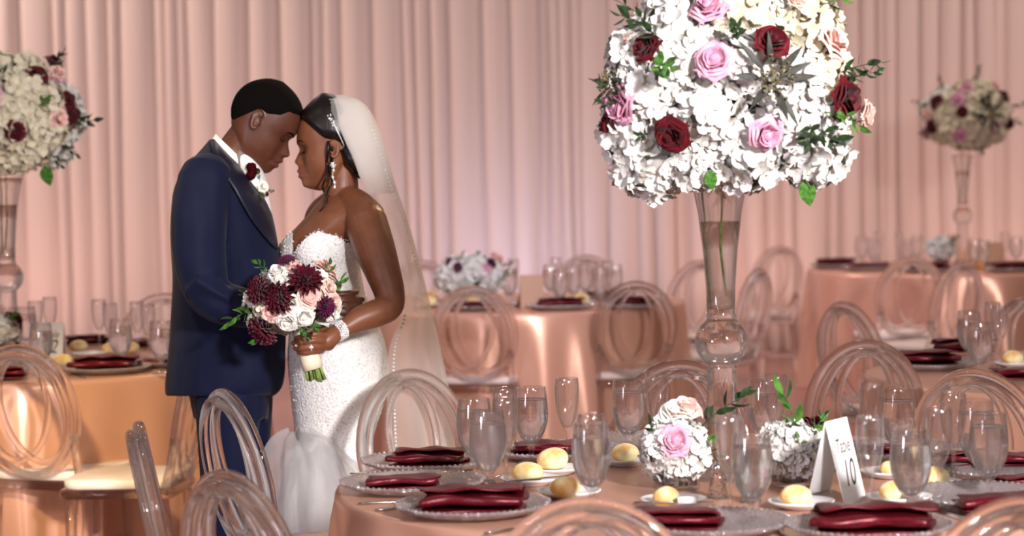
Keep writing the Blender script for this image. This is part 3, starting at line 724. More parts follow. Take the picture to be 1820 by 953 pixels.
# ------------------------------------------------------------ low flowers in glass cubes
def cube_vase(label, p, w=.085, h=.075, rz=.3):
    o = bpy.data.objects.new('cube_vase', CUBE); COL.objects.link(o); o.location = p; o.rotation_euler.z = rz; tag(o, label, 'vase', 'square glass vases')
    put('vase_water', CUBEW, o)
    b = MB()
    for i in range(7): a = i*2.4; b.tube([(.02*math.cos(a), .02*math.sin(a), .010), (.026*math.cos(a+1), .026*math.sin(a+1), .085)], .003, 5)
    b.build('flower_stem', MAT['stem'], o); return o
def sq(w, z, r=.008, n=4):
    ring = []
    for q in range(4):
        for k in range(n):
            a = PI/2*(q+k/(n-1)); ring.append(((w/2-r)*(1 if q in (0, 3) else -1)+r*math.cos(a), (w/2-r)*(1 if q in (0, 1) else -1)+r*math.sin(a), z))
    return ring
CUBE = MB().loft([sq(.083, 0), sq(.086, .002), sq(.086, .08), sq(.079, .08, .006), sq(.077, .010, .006)]).mesh('cube_vase', MAT['glass'])
CUBEW = MB().loft([sq(.0775, .0098), sq(.0785, .055)]).mesh('vase_water', MAT['water'])
q1 = onz(1203, 868, ZT+.001); cube_vase('square glass vase of white and pink blooms beside the salt shaker', q1)
Sx = F/q1.y
c1 = at(1203, 797, q1.y)
def rel(px, py, c, S): return Vector(((px-c[0])/S, 0, -(py-c[1])/S))
t = arrangement('low_flower_arrangement', 'low white hydrangea posy with one lavender rose, beside the salt shaker', 'flowers', c1, (.088, .085, .080),
    [('H', -.5, -.25, .72), ('H', .5, -.3, .72), ('H', 0, -.6, .66), ('H', -.3, .3, .66), ('H', .45, .35, .66), ('L', -.1, .35, .9), ('K', -.6, .6, .55, (-.9, -.3, .5)), ('K', .8, .2, .5, (.8, -.4, -.3)), ('S', .6, .5, .5, (.7, -.3, .3))], 5, .7)
flower(t, 'B', Vector((.022, .02, .082)), (.1, -.4, 1), .9); flower(t, 'W', Vector((-.0, .015, .075)), (-.1, -.7, .8), .9)
q2 = onz(1408, 862, ZT+.001); cube_vase('square glass vase behind the table number card', q2, rz=.5)
c2 = at(1412, 797, q2.y)
arrangement('low_flower_arrangement', 'low white posy with tall green tendrils next to the table number card', 'flowers', c2, (.085, .083, .072),
    [('H', -.5, -.2, .72), ('H', .5, -.3, .72), ('H', 0, -.5, .66), ('H', -.3, .4, .66), ('H', .45, .35, .66), ('H', 0, .1, .7), ('S', 0, .75, .9, (.0, -.2, 1)), ('S', .3, .7, .7, (.6, -.3, .5)), ('S', -.1, .3, .5, (.2, -1, .2)), ('S', .5, .5, .7, (.8, -.4, .2))], 5, .7)
# ------------------------------------------------------------ near table: chargers and napkins
def P(px, py, z=ZT+.001): return onz(px, py, z)
p = P(762, 832); charger('glass charger under a burgundy napkin near the clear chair behind the tulle', p.x, p.y)
napkin('burgundy napkin with an open rolled end, farthest of the three at the table edge', (p.x, p.y, ZT+.008), -.12, 0, 1.05)
p = P(733, 871); charger('glass charger touching the table edge, middle of three', p.x, p.y)
napkin('dark burgundy napkin in a flat square fold, middle of three at the table edge', (p.x-.02, p.y, ZT+.008), .10, 1, .95)
p = P(840, 913); charger('glass charger under the broad diamond-folded burgundy napkin', p.x, p.y)
napkin('broad burgundy napkin in a diamond fold, nearest of three at the table edge', (p.x, p.y, ZT+.008), -.05, 2, 1.28)
p = P(985, 812); charger('glass charger behind the bread rolls, under a glowing napkin', p.x, p.y)
napkin('burgundy napkin behind the goblet and the bread rolls', (p.x-.01, p.y, ZT+.008), .05, 3, 1.1)
p = P(1262, 944); charger('glass charger half hidden by the front chair rail', p.x, p.y)
napkin('plum-toned napkin beside the front chair back, on the table', P(1205, 938, ZT+.008), -.15, 4, 1.0)
p = P(1545, 950); charger('glass charger under the bright crumpled napkin in front', p.x, p.y)
napkin('bright burgundy crumpled napkin next to the fork', P(1553, 945, ZT+.008), -.1, 0, 1.35)
p = P(1735, 894); charger('glass charger with a napkin at the frame edge', p.x, p.y)
napkin('burgundy napkin behind the nearest corner chair', P(1783, 905, ZT+.008), .1, 1, 1.1)
p = P(1775, 845); charger('glass charger behind the cluster of six glasses', p.x, p.y)
napkin('burgundy napkin with a hollow fold, between the flute and the big goblet', P(1715, 826, ZT+.008), .2, 2, .8)
napkin('burgundy napkin spread to the frame edge behind the big goblet', P(1790, 826, ZT+.008), -.1, 3, .95)
napkin('small plum napkin cut by the frame edge', P(1822, 866, ZT+.004), .3, 4, .7)
p = P(1590, 812); charger('glass charger half hidden behind the table number card', p.x, p.y)
napkin('burgundy napkin seen between the flutes behind the table number card', P(1580, 806, ZT+.008), .1, 1, .8)
napkin('upright burgundy napkin peeking out behind the white posy', P(1455, 795, ZT+.03), .9, 2, .9, .9)
p = P(1130, 795); charger('glass charger on the far side beyond the roll and the posy', p.x, p.y)
# bread plates and rolls
for px, py, lb in ((943, 861, 'white bread plate with one roll, beside the spoon'), (985, 842, 'white bread plate with one roll behind another roll'), (1112, 826, 'white bread plate close to the lavender rose posy'), (1012, 884, 'white bread plate nearest the front chair back'),
                   (1197, 899, 'white bread plate in front of the square vase'), (1424, 903, 'white bread plate with butter knife before the number card'), (1597, 894, 'white bread plate between flute and goblet'), (1655, 868, 'white bread plate with browned roll behind the flute'), (1583, 848, 'white bread plate behind the number card')):
    bread_plate(lb, P(px, py))
for px, py, k, rz, s, lb in ((939, 858, 0, .1, .97, 'pale bread roll in front of a second roll, beside the spoon'), (983, 834, 1, .5, 1.05, 'pale bread roll half hidden behind another'), (1111, 820, 2, .2, .9, 'half shaded bread roll close to the lavender rose posy'), (1006, 884, 3, .9, .95, 'golden bread roll beside the front goblet'),
                            (1184, 900, 1, 1.2, .86, 'browned oval roll in front of the square vase'), (1415, 900, 0, .4, .93, 'large pale roll with butter knife before the number card'), (1590, 890, 2, 0, .88, 'smooth yellow roll between flute and goblet'), (1662, 863, 3, .3, .88, 'golden brown roll behind the tall flute'), (1580, 842, 2, .7, .6, 'yellow roll mostly hidden behind the number card')):
    q = P(px, py, ZT+.008); roll(lb, q, k, rz, s)
# glasses, from the rim seen in the picture down to the cloth
def by_rim(px, py, h): q = onz(px, py, ZT+h+.001); return Vector((q.x, q.y, ZT+.001))
for px, py, ice, lb in ((842, 708, 0, 'water goblet behind the frosted goblet'), (866, 729, 1, 'frosted goblet of ice water beside the napkins'), (943, 688, 0, 'water goblet standing before the glowing napkin'), (1116, 676, 0, 'water goblet over the half shaded roll'), (1050, 752, 0, 'water goblet with a flute right behind it'),
                       (1336, 768, 0, 'large water goblet in front of the white posies'), (1357, 676, 0, 'water goblet beyond the posies, next to a flute'), (1618, 763, 0, 'water goblet in front of the golden brown roll'), (1596, 690, 0, 'water goblet behind the number card, far side'), (1735, 711, 0, 'water goblet with a dark rim, behind the big one'), (1757, 733, 0, 'big water goblet before the corner napkins')):
    goblet(lb, by_rim(px, py, GOB_H), ice)
for px, py, lb in ((897, 708, 'empty flute touching the frosted goblet'), (897, 689, 'empty flute farther back between two goblets'), (1007, 672, 'empty flute standing alone behind the rolls'), (1167, 663, 'empty ridged-looking flute behind the lavender rose'), (1050, 736, 'empty flute directly behind a goblet'),
                  (1296, 739, 'empty flute in front of the tall vase base'), (1378, 665, 'empty flute overlapping the goblet beyond the posies'), (1546, 739, 'empty flute in front of the number card'), (1550, 680, 'empty flute on the far side behind the number card'), (1668, 725, 'empty flute in front of the golden brown roll and next to the big goblet'), (1694, 699, 'empty flute behind the big goblet group')):
    flute(lb, by_rim(px, py, FLU_H))
# shakers
def shaker(label, p):
    o = MB().lathe([(.0005, 0), (.023, 0), (.024, .004), (.012, .058), (.0115, .062), (.0005, .062)], 10).build('salt_shaker', MAT['crystal'], loc=p); tag(o, label, 'shaker')
    MB().lathe([(.0005, .0621), (.0118, .0621), (.012, .070), (.009, .078), (.004, .0815), (.0005, .082)], 16).build('shaker_cap', MAT['silver'], o); return o
shaker('cut glass salt shaker with silver cap between posy and flute', P(1276, 886)); shaker('cut glass shaker mostly hidden behind the large goblet', P(1334, 893))
# cutlery
def cut(me, nm, lb, a, b, tilt=0):
    A, Bp = P(*a), P(*b); c = (A+Bp)/2; d = Bp-A; return cutlery(me, nm, lb, (c.x, c.y, ZT+.0015), math.atan2(d.y, d.x)-PI/2, tilt)
cut(ME_FO, 'table_fork', 'fork with tines up at the front table edge', (1405, 968), (1372, 930))
cut(ME_KN, 'table_knife', 'knife handle sticking out beneath the middle charger', (640, 896), (800, 889))
cut(ME_FO, 'table_fork', 'fork handle beside the diamond-folded napkin', (665, 909), (800, 890)); cut(ME_FO, 'table_fork', 'second fork handle by the diamond-folded napkin', (700, 912), (850, 890))
cut(ME_KN, 'table_knife', 'knife end behind the flat napkin, at the table edge', (628, 843), (760, 848))
cut(ME_SP, 'table_spoon', 'spoon with bowl beside the stem of the frosted goblet', (800, 885), (885, 858)); cut(ME_KN, 'table_knife', 'knife lying beside the front chair back', (872, 948), (990, 930))
cut(ME_SP, 'table_spoon', 'spoon lying in front of the roll with the yellow top', (1730, 930), (1645, 905)); cut(ME_SP, 'table_spoon', 'spoon by the stem of the big goblet', (1800, 890), (1725, 872))
cut(ME_KN, 'table_knife', 'knife lying between the two spoons', (1760, 935), (1665, 907)); cut(ME_KN, 'table_knife', 'second knife lying beside the two spoons', (1790, 936), (1700, 908))
def lay(me, nm, lb, a, b, z):
    A, Bp = onz(a[0], a[1], z), onz(b[0], b[1], z); c = (A+Bp)/2; d = Bp-A; o = cutlery(me, nm, lb, c, math.atan2(d.y, d.x)-PI/2); o.scale = (.8, .8, .8); return o
lay(ME_KN, 'butter_knife', 'butter knife laid over the bread plate before the number card', (1390, 889), (1478, 872), ZT+.020)
lay(ME_KN, 'butter_knife', 'butter knife laid over the bread plate in front of the square vase', (1255, 893), (1140, 894), ZT+.020)
lay(ME_KN, 'butter_knife', 'butter knife across the bread plate beside the spoon', (910, 856), (1000, 847), ZT+.020)
bt = MB().box((0, 0, .009), (.042, .022, .014)).build('butter_pat', MAT['card'], loc=P(1222, 896, ZT+.019)); tag(bt, 'wrapped butter pat on the bread plate before the square vase', 'butter')
# ------------------------------------------------------------ table number cards
def text_mesh(s, size, mat, shear=.25):
    cu = bpy.data.curves.new('t', 'FONT'); cu.body = s; cu.size = size; cu.align_x = 'CENTER'; cu.shear = shear; cu.extrude = .0002
    o = bpy.data.objects.new('t', cu); COL.objects.link(o); dg = bpy.context.evaluated_depsgraph_get(); dg.update()
    me = bpy.data.meshes.new_from_object(o.evaluated_get(dg)); bpy.data.objects.remove(o); bpy.data.curves.remove(cu)
    me.materials.clear(); me.materials.append(mat); me.name = 'lettering'; return me
def card(label, p, rz, num, w=.105, h=.15, lean=14, mat='card', name='table_number_card'):
    o = thing(name, label, 'card', p, rz, None); a = math.radians(lean)
    for sgn in (-1, 1):
        Mx = Matrix.Translation((0, sgn*h*math.sin(a)/1.0, 0)) @ Matrix.Rotation(sgn*a, 4, 'X')
        pn = MB().box((0, 0, h/2), (w, .0015, h)).build('card_leaf', MAT[mat], o, smooth=False); pn.matrix_local = Mx
        if num:
            for s_, z, sz in (('Table', h*.60, w*.40), (num, h*.20, w*.74)):
                q = put('lettering', text_mesh(s_, sz, MAT['ink'], .3), pn, Matrix.Translation((0, sgn*.0009, z)) @ (Matrix.Rotation(PI, 4, 'Z') if sgn > 0 else Matrix.Identity(4)) @ Matrix.Rotation(PI/2, 4, 'X') @ Matrix.Scale(.72, 4, (1, 0, 0)))
                q['label'] = 'brown printed words on the card'
    return o
card('white tent card reading Table 10 on the nearest table', P(1487, 890), math.radians(58), '10', .115, .185)
# ============================================================ table 12
def PL(px, py, z=ZT+.001): return onz(px, py, z)
card('white tent card reading Table 12', PL(92, 640), math.radians(-4), '12', .105, .15)
roll('bread roll in front of the table 12 card', PL(112, 652, ZT+.008), 1, .3, .95); bread_plate('white bread plate in front of the table 12 card', PL(105, 655))
p = PL(186, 662); charger('glass charger on table 12 under a lit red napkin', p.x, p.y); napkin('amber-lit burgundy napkin on table 12', (p.x, p.y, ZT+.008), .05, 0, 1.35)
p = PL(310, 650); charger('glass charger on table 12 half behind the navy jacket', p.x, p.y); napkin('burgundy napkin on table 12 half behind the navy jacket', PL(292, 650, ZT+.008), .0, 1, 1.0)
p = PL(-30, 668); charger('glass charger on table 12 cut by the frame edge', p.x, p.y); napkin('dark napkin on table 12 behind the big clear chair', PL(0, 672, ZT+.008), .1, 4, 1.0)
p = PL(155, 612); napkin('plum napkin on the far side of table 12', PL(155, 612, ZT+.003), .3, 4, 1.0); napkin('plum napkin beside the navy jacket on the far side of table 12', PL(262, 616, ZT+.003), .2, 3, 1.1)
for px, py, k, lb in ((140, 625, 2, 'shaded roll behind the table 12 card'), (196, 630, 1, 'roll behind the round goblet on table 12'), (232, 628, 0, 'roll near the navy jacket on table 12')): roll(lb, PL(px, py), k, .4, .95)
bread_plate('white bread plate glowing beside the table 12 flute', PL(160, 634))
for px, py, lb in ((72, 574, 'water goblet before the table 12 card'), (213, 566, 'round water goblet behind the amber-lit napkin'), (285, 570, 'water goblet touching the navy jacket on table 12'), (20, 556, 'water goblet on table 12 near the frame edge'), (45, 545, 'water goblet far behind on table 12')): goblet(lb, by_rim(px, py, GOB_H), False, 'water goblets on table 12')
for px, py, lb in ((175, 532, 'flute between card and round goblet on table 12'), (243, 536, 'flute left of the last two glasses on table 12'), (262, 540, 'flute nearest the navy jacket on table 12'), (62, 535, 'flute behind the table 12 card'), (88, 528, 'flute farthest behind the table 12 card'), (195, 538, 'flute half behind the round goblet on table 12')): flute(lb, by_rim(px, py, FLU_H), 'champagne flutes on table 12')
qv = PL(2, 648); cube_vase('square glass vase of white blooms on table 12', qv)
arrangement('low_flower_arrangement', 'small white posy on table 12 at the frame edge', 'flowers', (qv.x, qv.y, qv.z+.13), (.085, .083, .072), [('H', -.5, -.2, .72), ('H', .5, -.3, .72), ('H', 0, .4, .7), ('W', .3, .1, .8), ('S', .4, .6, .6, (.5, -.3, .6)), ('P', -.1, .1, .8)], 4, .7)
cut(ME_KN, 'table_knife', 'knife on table 12 beside the lit napkin', (150, 672), (128, 665)); cut(ME_FO, 'table_fork', 'fork on table 12 beside the lit napkin', (120, 676), (95, 664))
# ============================================================ centre table behind the bride
qc = onz(836, 545, ZT+.001); cube_vase('square glass vase on the table behind the veil', qc)
arrangement('low_flower_arrangement', 'low white bouquet with dark burgundy blooms on the table behind the veil', 'flowers', at(838, 488, qc.y), (.20, .16, .12),
    [('H', -.75, -.35, .9), ('H', -.4, .3, .95), ('H', 0, -.3, 1), ('H', .35, .4, .95), ('H', .75, -.2, .9), ('H', 0, .6, .8), ('H', .4, -.5, .9), ('H', -.4, -.6, .9), ('P', -.32, .35, .9), ('P', .5, .5, .9), ('R', -.55, .65, .6), ('L', .4, .3, .7), ('K', .1, -.3, .6, (.2, -1, 0)), ('S', .1, .8, .5, (.1, -.3, 1)), ('S', -.3, .8, .5, (-.2, -.3, 1)), ('K', .8, .4, .6, (.9, -.3, .2))], 6, .8)
card('tan tent card on the table behind the veil', onz(945, 547, ZT+.001), .12, None, .12, .17, 14, 'card_tan')
for px, py, k, lb in ((765, 533, 3, 'browned roll at the end of the table behind the veil'), (764, 545, 0, 'pale roll at the end of the table behind the veil'), (842, 545, 1, 'roll under the white bouquet behind the veil'), (932, 543, 2, 'roll in front of the tan card'), (1003, 543, 0, 'pale roll under the glass cluster on the middle table'), (1034, 539, 3, 'far roll under the glass cluster on the middle table')):
    roll(lb, onz(px, py, ZT+.008), k, .4, 1.05); bread_plate('white bread plate under: '+lb, onz(px, py+1, ZT+.001))
for px, py, k, lb in ((842, 548, 1, 'burgundy napkin below the white bouquet behind the veil'), (998, 547, 0, 'burgundy napkin in front of the glass cluster on the middle table'), (1122, 545, 4, 'plum napkin seen through the chair on the middle table'), (1075, 528, 3, 'burgundy napkin on the far side of the middle table')):
    q = onz(px, py, ZT+.008); napkin(lb, q, 0, k, 1.25); charger('glass charger under: '+lb, q.x, q.y)
ORD = ('first', 'second', 'third', 'fourth', 'fifth', 'sixth', 'seventh')
for k, (px, py) in enumerate(((905, 477), (978, 470), (995, 480), (1018, 474), (1040, 470), (1066, 476), (1092, 470))): goblet(ORD[k]+' goblet from the white bouquet on the middle table', by_rim(px, py, GOB_H), False, 'goblets clustered on the middle table')
for k, (px, py) in enumerate(((912, 460), (988, 458), (1025, 460), (1052, 464), (1080, 464))): flute(ORD[k]+' flute from the white bouquet on the middle table', by_rim(px, py, FLU_H), 'flutes clustered on the middle table')
# ============================================================ farthest table
qf = onz(1672, 478, ZT+.001); cube_vase('square glass vase on the farthest table', qf)
arrangement('low_flower_arrangement', 'small glowing white posy on the farthest table', 'flowers', (qf.x, qf.y, qf.z+.13), (.10, .09, .085), [('H', -.5, -.2, .8), ('H', .5, -.3, .8), ('H', 0, .4, .8), ('H', 0, -.2, .8), ('S', .6, .5, .6, (.5, -.3, .6))], 4, .7)
card('tan tent card on the farthest table', onz(1768, 474, ZT+.001), .2, None, .115, .16, 14, 'card_tan')
for px, py, k, lb in ((1487, 474, 0, 'first burgundy napkin from the edge of the farthest table'), (1545, 478, 1, 'second burgundy napkin from the edge of the farthest table'), (1650, 482, 4, 'plum napkin under the posy on the farthest table'), (1800, 481, 4, 'dark napkin at the frame edge on the farthest table')):
    q = onz(px, py, ZT+.008); napkin(lb, q, 0, k, 1.4); charger('glass charger under: '+lb, q.x, q.y)
for k, (px, py) in enumerate(((1530, 420), (1552, 424), (1612, 424), (1630, 418), (1732, 424), (1748, 427), (1806, 420))): goblet(ORD[k]+' goblet from the burgundy napkin end of the farthest table', by_rim(px, py, GOB_H), False, 'goblets on the farthest table')
for k, (px, py) in enumerate(((1562, 412), (1598, 414), (1700, 416), (1786, 412))): flute(ORD[k]+' flute from the burgundy napkin end of the farthest table', by_rim(px, py, FLU_H), 'flutes on the farthest table')
roll('pale roll on the farthest table below the goblets', onz(1605, 480, ZT+.008), 0, 0, 1); bread_plate('white bread plate on the farthest table', onz(1605, 481, ZT+.001))
qc = MB().lathe([(.0005, 0), (.03, 0), (.034, .06), (.0005, .06)], 16).build('votive_candle', pm('candle_glow', lin(255, 190, 120), .5), loc=onz(1740, 478, ZT+.001)); tag(qc, 'small votive candle glowing near the farthest vase', 'candle')
# ============================================================ table cut by the frame edge
p = onz(1655, 655, ZT+.001); charger('glass charger on the cut-off table with a plum napkin', p.x, p.y); napkin('plum napkin on the cut-off table beside the goblets', onz(1645, 649, ZT+.008), .05, 4, 1.3)
napkin('burgundy napkin farther back on the cut-off table', onz(1712, 625, ZT+.005), .0, 0, 1.25); napkin('dark napkin at the very edge of the cut-off table', onz(1815, 672, ZT+.005), .1, 1, 1.2)
goblet('front water goblet on the cut-off table', by_rim(1740, 572, GOB_H), False, 'goblets on the cut-off table'); goblet('rear water goblet on the cut-off table', by_rim(1722, 552, GOB_H), False, 'goblets on the cut-off table')
flute('front flute on the cut-off table', by_rim(1776, 543, FLU_H), 'flutes on the cut-off table'); flute('rear flute on the cut-off table', by_rim(1764, 537, FLU_H), 'flutes on the cut-off table')
bread_plate('white bread plate on the cut-off table', onz(1803, 652, ZT+.001)); roll('pale roll on the cut-off table', onz(1800, 648, ZT+.008), 0, .2, 1)
# ============================================================ chairs
R_ = math.radians
chair_px('clear chair seen through beside the man in navy trousers', 390, 690, R_(-62))
chair_px('front clear chair nearest the camera with back below the navy trousers', 395, 834, R_(-50))
chair_px('clear chair seen edge-on with one rod standing up', 238, 748, R_(-80.5))
chair_px('clear chair in front of the veil at the satin table', 718, 654, R_(-140))
chair_px('front clear chair in the middle of the lower frame edge', 1045, 884, R_(-12))
chair_px('front clear chair in the lower corner of the frame', 1812, 884, R_(22))
chair_px('clear chair behind the tall vase on the far side of the satin table', 1210, 638, R_(170))
chair_px('big clear chair behind the flutes beyond the number card', 1545, 602, R_(148))
chair_px('clear chair just behind and above the big one beyond the number card', 1496, 535, R_(-60))
chair_px('clear chair beyond the corner napkins, in front of the cut-off table', 1728, 654, R_(-36))
chair_px('clear chair with white seat at the farthest table', 1622, 455, R_(12))
chair_px('clear chair turned sideways by the farthest table', 1712, 465, R_(40))
chair_px('clear chair near the drape behind the tall vase', 1388, 437, R_(30))
chair_px('clear chair turned side-on behind the tall vase', 1352, 476, R_(62))
chair_px('clear chair half hidden by the tall vase stem', 1248, 462, R_(28))
chair_px('clear chair at the end of the middle table with dark napkin behind', 1130, 499, R_(8))
chair_px('clear chair in front of the low white bouquet', 838, 507, R_(-8))
chair_px('big clear chair at table 12 cut by the frame edge', 28, 612, R_(-20))
chair_px('clear chair with ivory seat behind the man, at table 12', 365, 607, R_(84))
chair_px('faint clear chair beyond table 12 against the drape', 292, 520, R_(180))
chair_px('clear chair at the frame edge behind the cut-off table', 1822, 527, R_(-160))
chair_px('pink-lit clear chair close beside the veil', 752, 462, R_(165))
chair_px('clear chair beyond the middle table near its glass cluster', 1040, 452, R_(185))
# ============================================================ people
class Head:
    """analytic head: u forward, w sideways, v up, all in survey pixels; chin point at p0"""
    def __init__(s, p0, fwd, up, S, tabs, female=False):
        s.p0, s.f, s.up, s.S, s.t, s.fem = Vector(p0), Vector(fwd).normalized(), Vector(up).normalized(), S, tabs, female
        s.um = -58
    def place(s, u, w, v): return s.p0+(s.f*u+s.up*v+Vector((0, 1, 0))*w)/s.S
    def feat(s, w, v):
        t = s.t; uc, us = spl(t['c'], v), spl(t['s'], v); sg = spl(t['sg'], v)
        a = (uc-us)*math.exp(-(w/sg)**2)
        g = lambda w0, v0, am, sw, sv: am*(math.exp(-((w-w0)/sw)**2)+math.exp(-((w+w0)/sw)**2))*math.exp(-((v-v0)/sv)**2)
        e = t['eye']
        a += g(8.0, 42, t.get('ala', 5.0), 4.2, 4.6) + g(18.5, e+3, -6.5, 9, 7.5) + g(18.5, e, 5.0, 6.5, 4.6) + g(17, e+13, 2.6, 11, 4) + g(33, e-16, 3.2, 10, 11)
        a += g(17.5, 22, -2.2, 4, 5)              # corners of the mouth
        if s.t.get('closed', True): a += g(18.5, e-3.2, -1.6, 7, 1.6)
        return a
    def pt(s, phi, v, off=0.0):
        t = s.t; us, ub, W = spl(t['s'], v), spl(t['b'], v), spl(t['w'], v)
        c, sn = math.cos(phi), math.sin(phi); e = .90
        w = math.copysign(abs(sn)**e, sn)*W
        A = max(.5, us-s.um) if c > 0 else max(.5, s.um-ub)
        u = s.um+math.copysign(abs(c)**e, c)*A
        if c > 0: u += s.feat(w, v)*min(1, c*2.5)
        if off:
            n = Vector((u-s.um, w*1.3, max(0, v-75)*1.1)); n.normalize(); u += n.x*off; w += n.y*off; v += n.z*off
        return u, w, v
    def front(s, w, v, off=1.0):
        W = spl(s.t['w'], v); sn = (abs(w)/W)**(1/.90) if abs(w) < W else .999; return s.place(*(lambda q: (q[0]+off, w, v))(s.pt(math.asin(min(.999, sn))*(1 if w >= 0 else -1), v)))
    def skull(s, b, nv=84, nph=88):
        rings = []
        for i in range(nv+1):
            x = i/nv; v = -13+(149.6+13)*(x*1.18 if x < .7 else .826+(1-.826)*math.sin((x-.7)/.3*PI/2))
            rings.append([s.place(*s.pt(2*PI*k/nph, min(v, 149.6))) for k in range(nph)])
        b.loft(rings)
    def ear(s, b, u0, v0, sgn, rh=15, rw=8.5):
        W = spl(s.t['w'], v0)+1; P = []
        for k in range(15):
            a = -2.3+k/14*4.6; uu = u0-rw*math.cos(a)*(1.0 if a > 0 else .8)-1.5*math.sin(a); vv = v0+rh*math.sin(a); P.append(s.place(uu, sgn*(W+5-2.0*math.sin(a)), vv))
        b.tube(P, [3.1/s.S]*15, 8, round_caps=True)
        R = Matrix((tuple(s.f), (0, 1, 0), tuple(s.up))).transposed()
        b.ball(s.place(u0-1, sgn*(W+.5), v0), (rw*.95/s.S, 4.5/s.S, rh*.92/s.S), 14, 10, R)
        b.ball(s.place(u0+1, sgn*(W+3), v0-rh*.85), (4.2/s.S, 3/s.S, 5/s.S), 10, 8, R)
        P = [s.place(u0-rw*.45*math.cos(a), sgn*(W+4.2), v0+2+rh*.5*math.sin(a)) for a in [-1.4+2.6*i/8 for i in range(9)]]; b.tube(P, 2.0/s.S, 7, round_caps=True)
        b.ball(s.place(u0+rw*.75, sgn*(W+3.5), v0-3), (2.6/s.S, 2.6/s.S, 4/s.S), 8, 6, R)
    def cap(s, hl, off, name, mat, parent, edge=.6, nph=84, nv=26):
        rings = []
        for k in range(nph):
            phi = 2*PI*k/nph; v = 90
            for _ in range(25): v = .5*v+.5*lerp_tab(hl, s.pt(phi, max(-10, v))[0])
            col = []
            for i in range(nv+1):
                t = i/nv; vv = v+(149.6-v)*(t if t < .7 else .7+.3*math.sin((t-.7)/.3*PI/2)); o = off*min(1, edge/off+t*5) if t > 0 else -.8
                col.append(s.place(*s.pt(phi, min(vv, 149.6), o)))
            rings.append(col)
        b = MB(); b.loft([[rings[k][i] for k in range(nph)] for i in range(nv+1)], cap=False); b.f.append(tuple(range(len(b.v)-nph, len(b.v))))
        return b.build(name, mat, parent)
    def mask(s, me, extra=None):
        n = len(me.vertices); co = np.empty(n*3); me.vertices.foreach_get('co', co); co = co.reshape(-1, 3)
        d = co-np.array(s.p0); u = d@np.array(s.f)*s.S; v = d@np.array(s.up)*s.S; w = d[:, 1]*s.S
        a = me.attributes.new('mask', 'FLOAT_COLOR', 'POINT'); out = np.zeros((n, 4)); out[:, 3] = 1
        lip0, lip1 = s.t['lips']; vm = (lip0+lip1)/2; hh = (lip1-lip0)/2
        q = ((v-vm)/hh)**2+(w/16.5)**2
        out[:, 0] = np.clip((1.15-q)*3, 0, 1)*(u > -14)
        e = s.t['eye']; q2 = ((np.abs(w)-18.5)/9)**2+((v-(e+1.5))/4.5)**2
        out[:, 1] = np.clip((1.2-q2)*1.2, 0, .55)*(u > -30)
        a.data.foreach_set('color', out.astype(np.float32).ravel())
    def strip(s, pts, rad, name, mat, parent):
        b = MB()
        for sg in (-1, 1): b.tube([s.front(sg*w, v, o) for w, v, o in pts], [r/s.S for r in rad], 6, flat=.8)
        return b.build(name, mat, parent)
def ringpx(py, xl, xr, hy, Y, dy0=0, n=44, e=1.0, rip=None):
    cx, hx = (xl+xr)/2, (xr-xl)/2; out = []
    for k in range(n):
        t = 2*PI*k/n; c, s_ = math.cos(t), math.sin(t); r = 1+(rip(t) if rip else 0)
        out.append(at(cx+math.copysign(abs(c)**e, c)*hx*r, py, Y+dy0+math.copysign(abs(s_)**e, s_)*hy*r))
    return out
def dens(tab, step=8):                  # densify a table of (py, xl, xr, hy) with smooth interpolation
    cols = [[(r[0], r[i]) for r in tab] for i in (1, 2, 3)]; y = tab[0][0]; out = []
    while y < tab[-1][0]: out.append((y, *[spl(c, y) for c in cols])); y += step
    return out+[tab[-1]]
# ------------------------------------------------------------ groom
GT = {'c': [(-13, -28), (-6, -9), (0, -1), (4, 1.5), (9, 3.2), (13, 5), (17.8, 10.3), (21.5, 7.2), (23.8, 6.8), (28.5, 12.4), (33, 10.2), (37, 9), (40, 14), (44, 17), (48, 16.5), (53, 12.5), (60, 6.5), (67, 2.6), (75, 5.5), (84, 8.4), (95, 7), (105, 5), (117, 1), (128, -8), (138, -21), (145, -37), (150, -58)],
      's': [(-13, -36), (-6, -20), (0, -12), (10, -8), (20, -5), (30, -3), (40, -2), (50, -2), (60, -2), (70, -1), (80, 2), (90, 4), (105, 3), (117, 0), (128, -9), (138, -22), (145, -38), (150, -58)],
      'sg': [(-13, 15), (5, 15), (12, 14), (18, 13.5), (24, 14), (30, 13), (36, 10), (40, 8), (46, 7.2), (54, 6), (66, 7.5), (78, 17), (90, 24), (105, 30), (150, 34)],
      'b': [(-13, -60), (0, -63), (20, -75), (40, -98), (55, -107), (80, -115), (100, -115), (120, -107), (135, -93), (145, -77), (150, -59)],
      'w': [(-13, 20), (-5, 27), (0, 31), (10, 37), (20, 41), (30, 44), (50, 46), (70, 47), (90, 47), (105, 46), (120, 42), (132, 34), (142, 23), (147, 13), (150, .6)],
      'eye': 65, 'lips': (12.5, 33)}
PG = lambda x, y, d=0: at(x, y, YG+d)
SG = F/YG
HG = Head(PG(478, 308), (.858, 0, -.513), (.513, 0, .858), SG, GT)
gb = MB(); HG.skull(gb); HG.ear(gb, -61, 73, -1); HG.ear(gb, -61, 73, 1)
gb.tube([PG(462, 205), PG(446, 240), PG(428, 268), PG(412, 300)], [.060, .064, .068, .085], 24)
GJ = [(247, 373, 383, .05), (262, 361, 397, .11), (285, 340, 421, .165), (310, 321, 441, .20), (330, 311, 460, .21), (350, 306, 474, .212), (400, 302, 488, .20), (450, 303, 497, .185), (500, 306, 505, .172), (560, 303, 509, .17), (620, 299, 508, .175), (670, 294, 506, .18), (692, 292.5, 500, .18), (704, 294, 487, .178)]
gd = dens(GJ, 9)
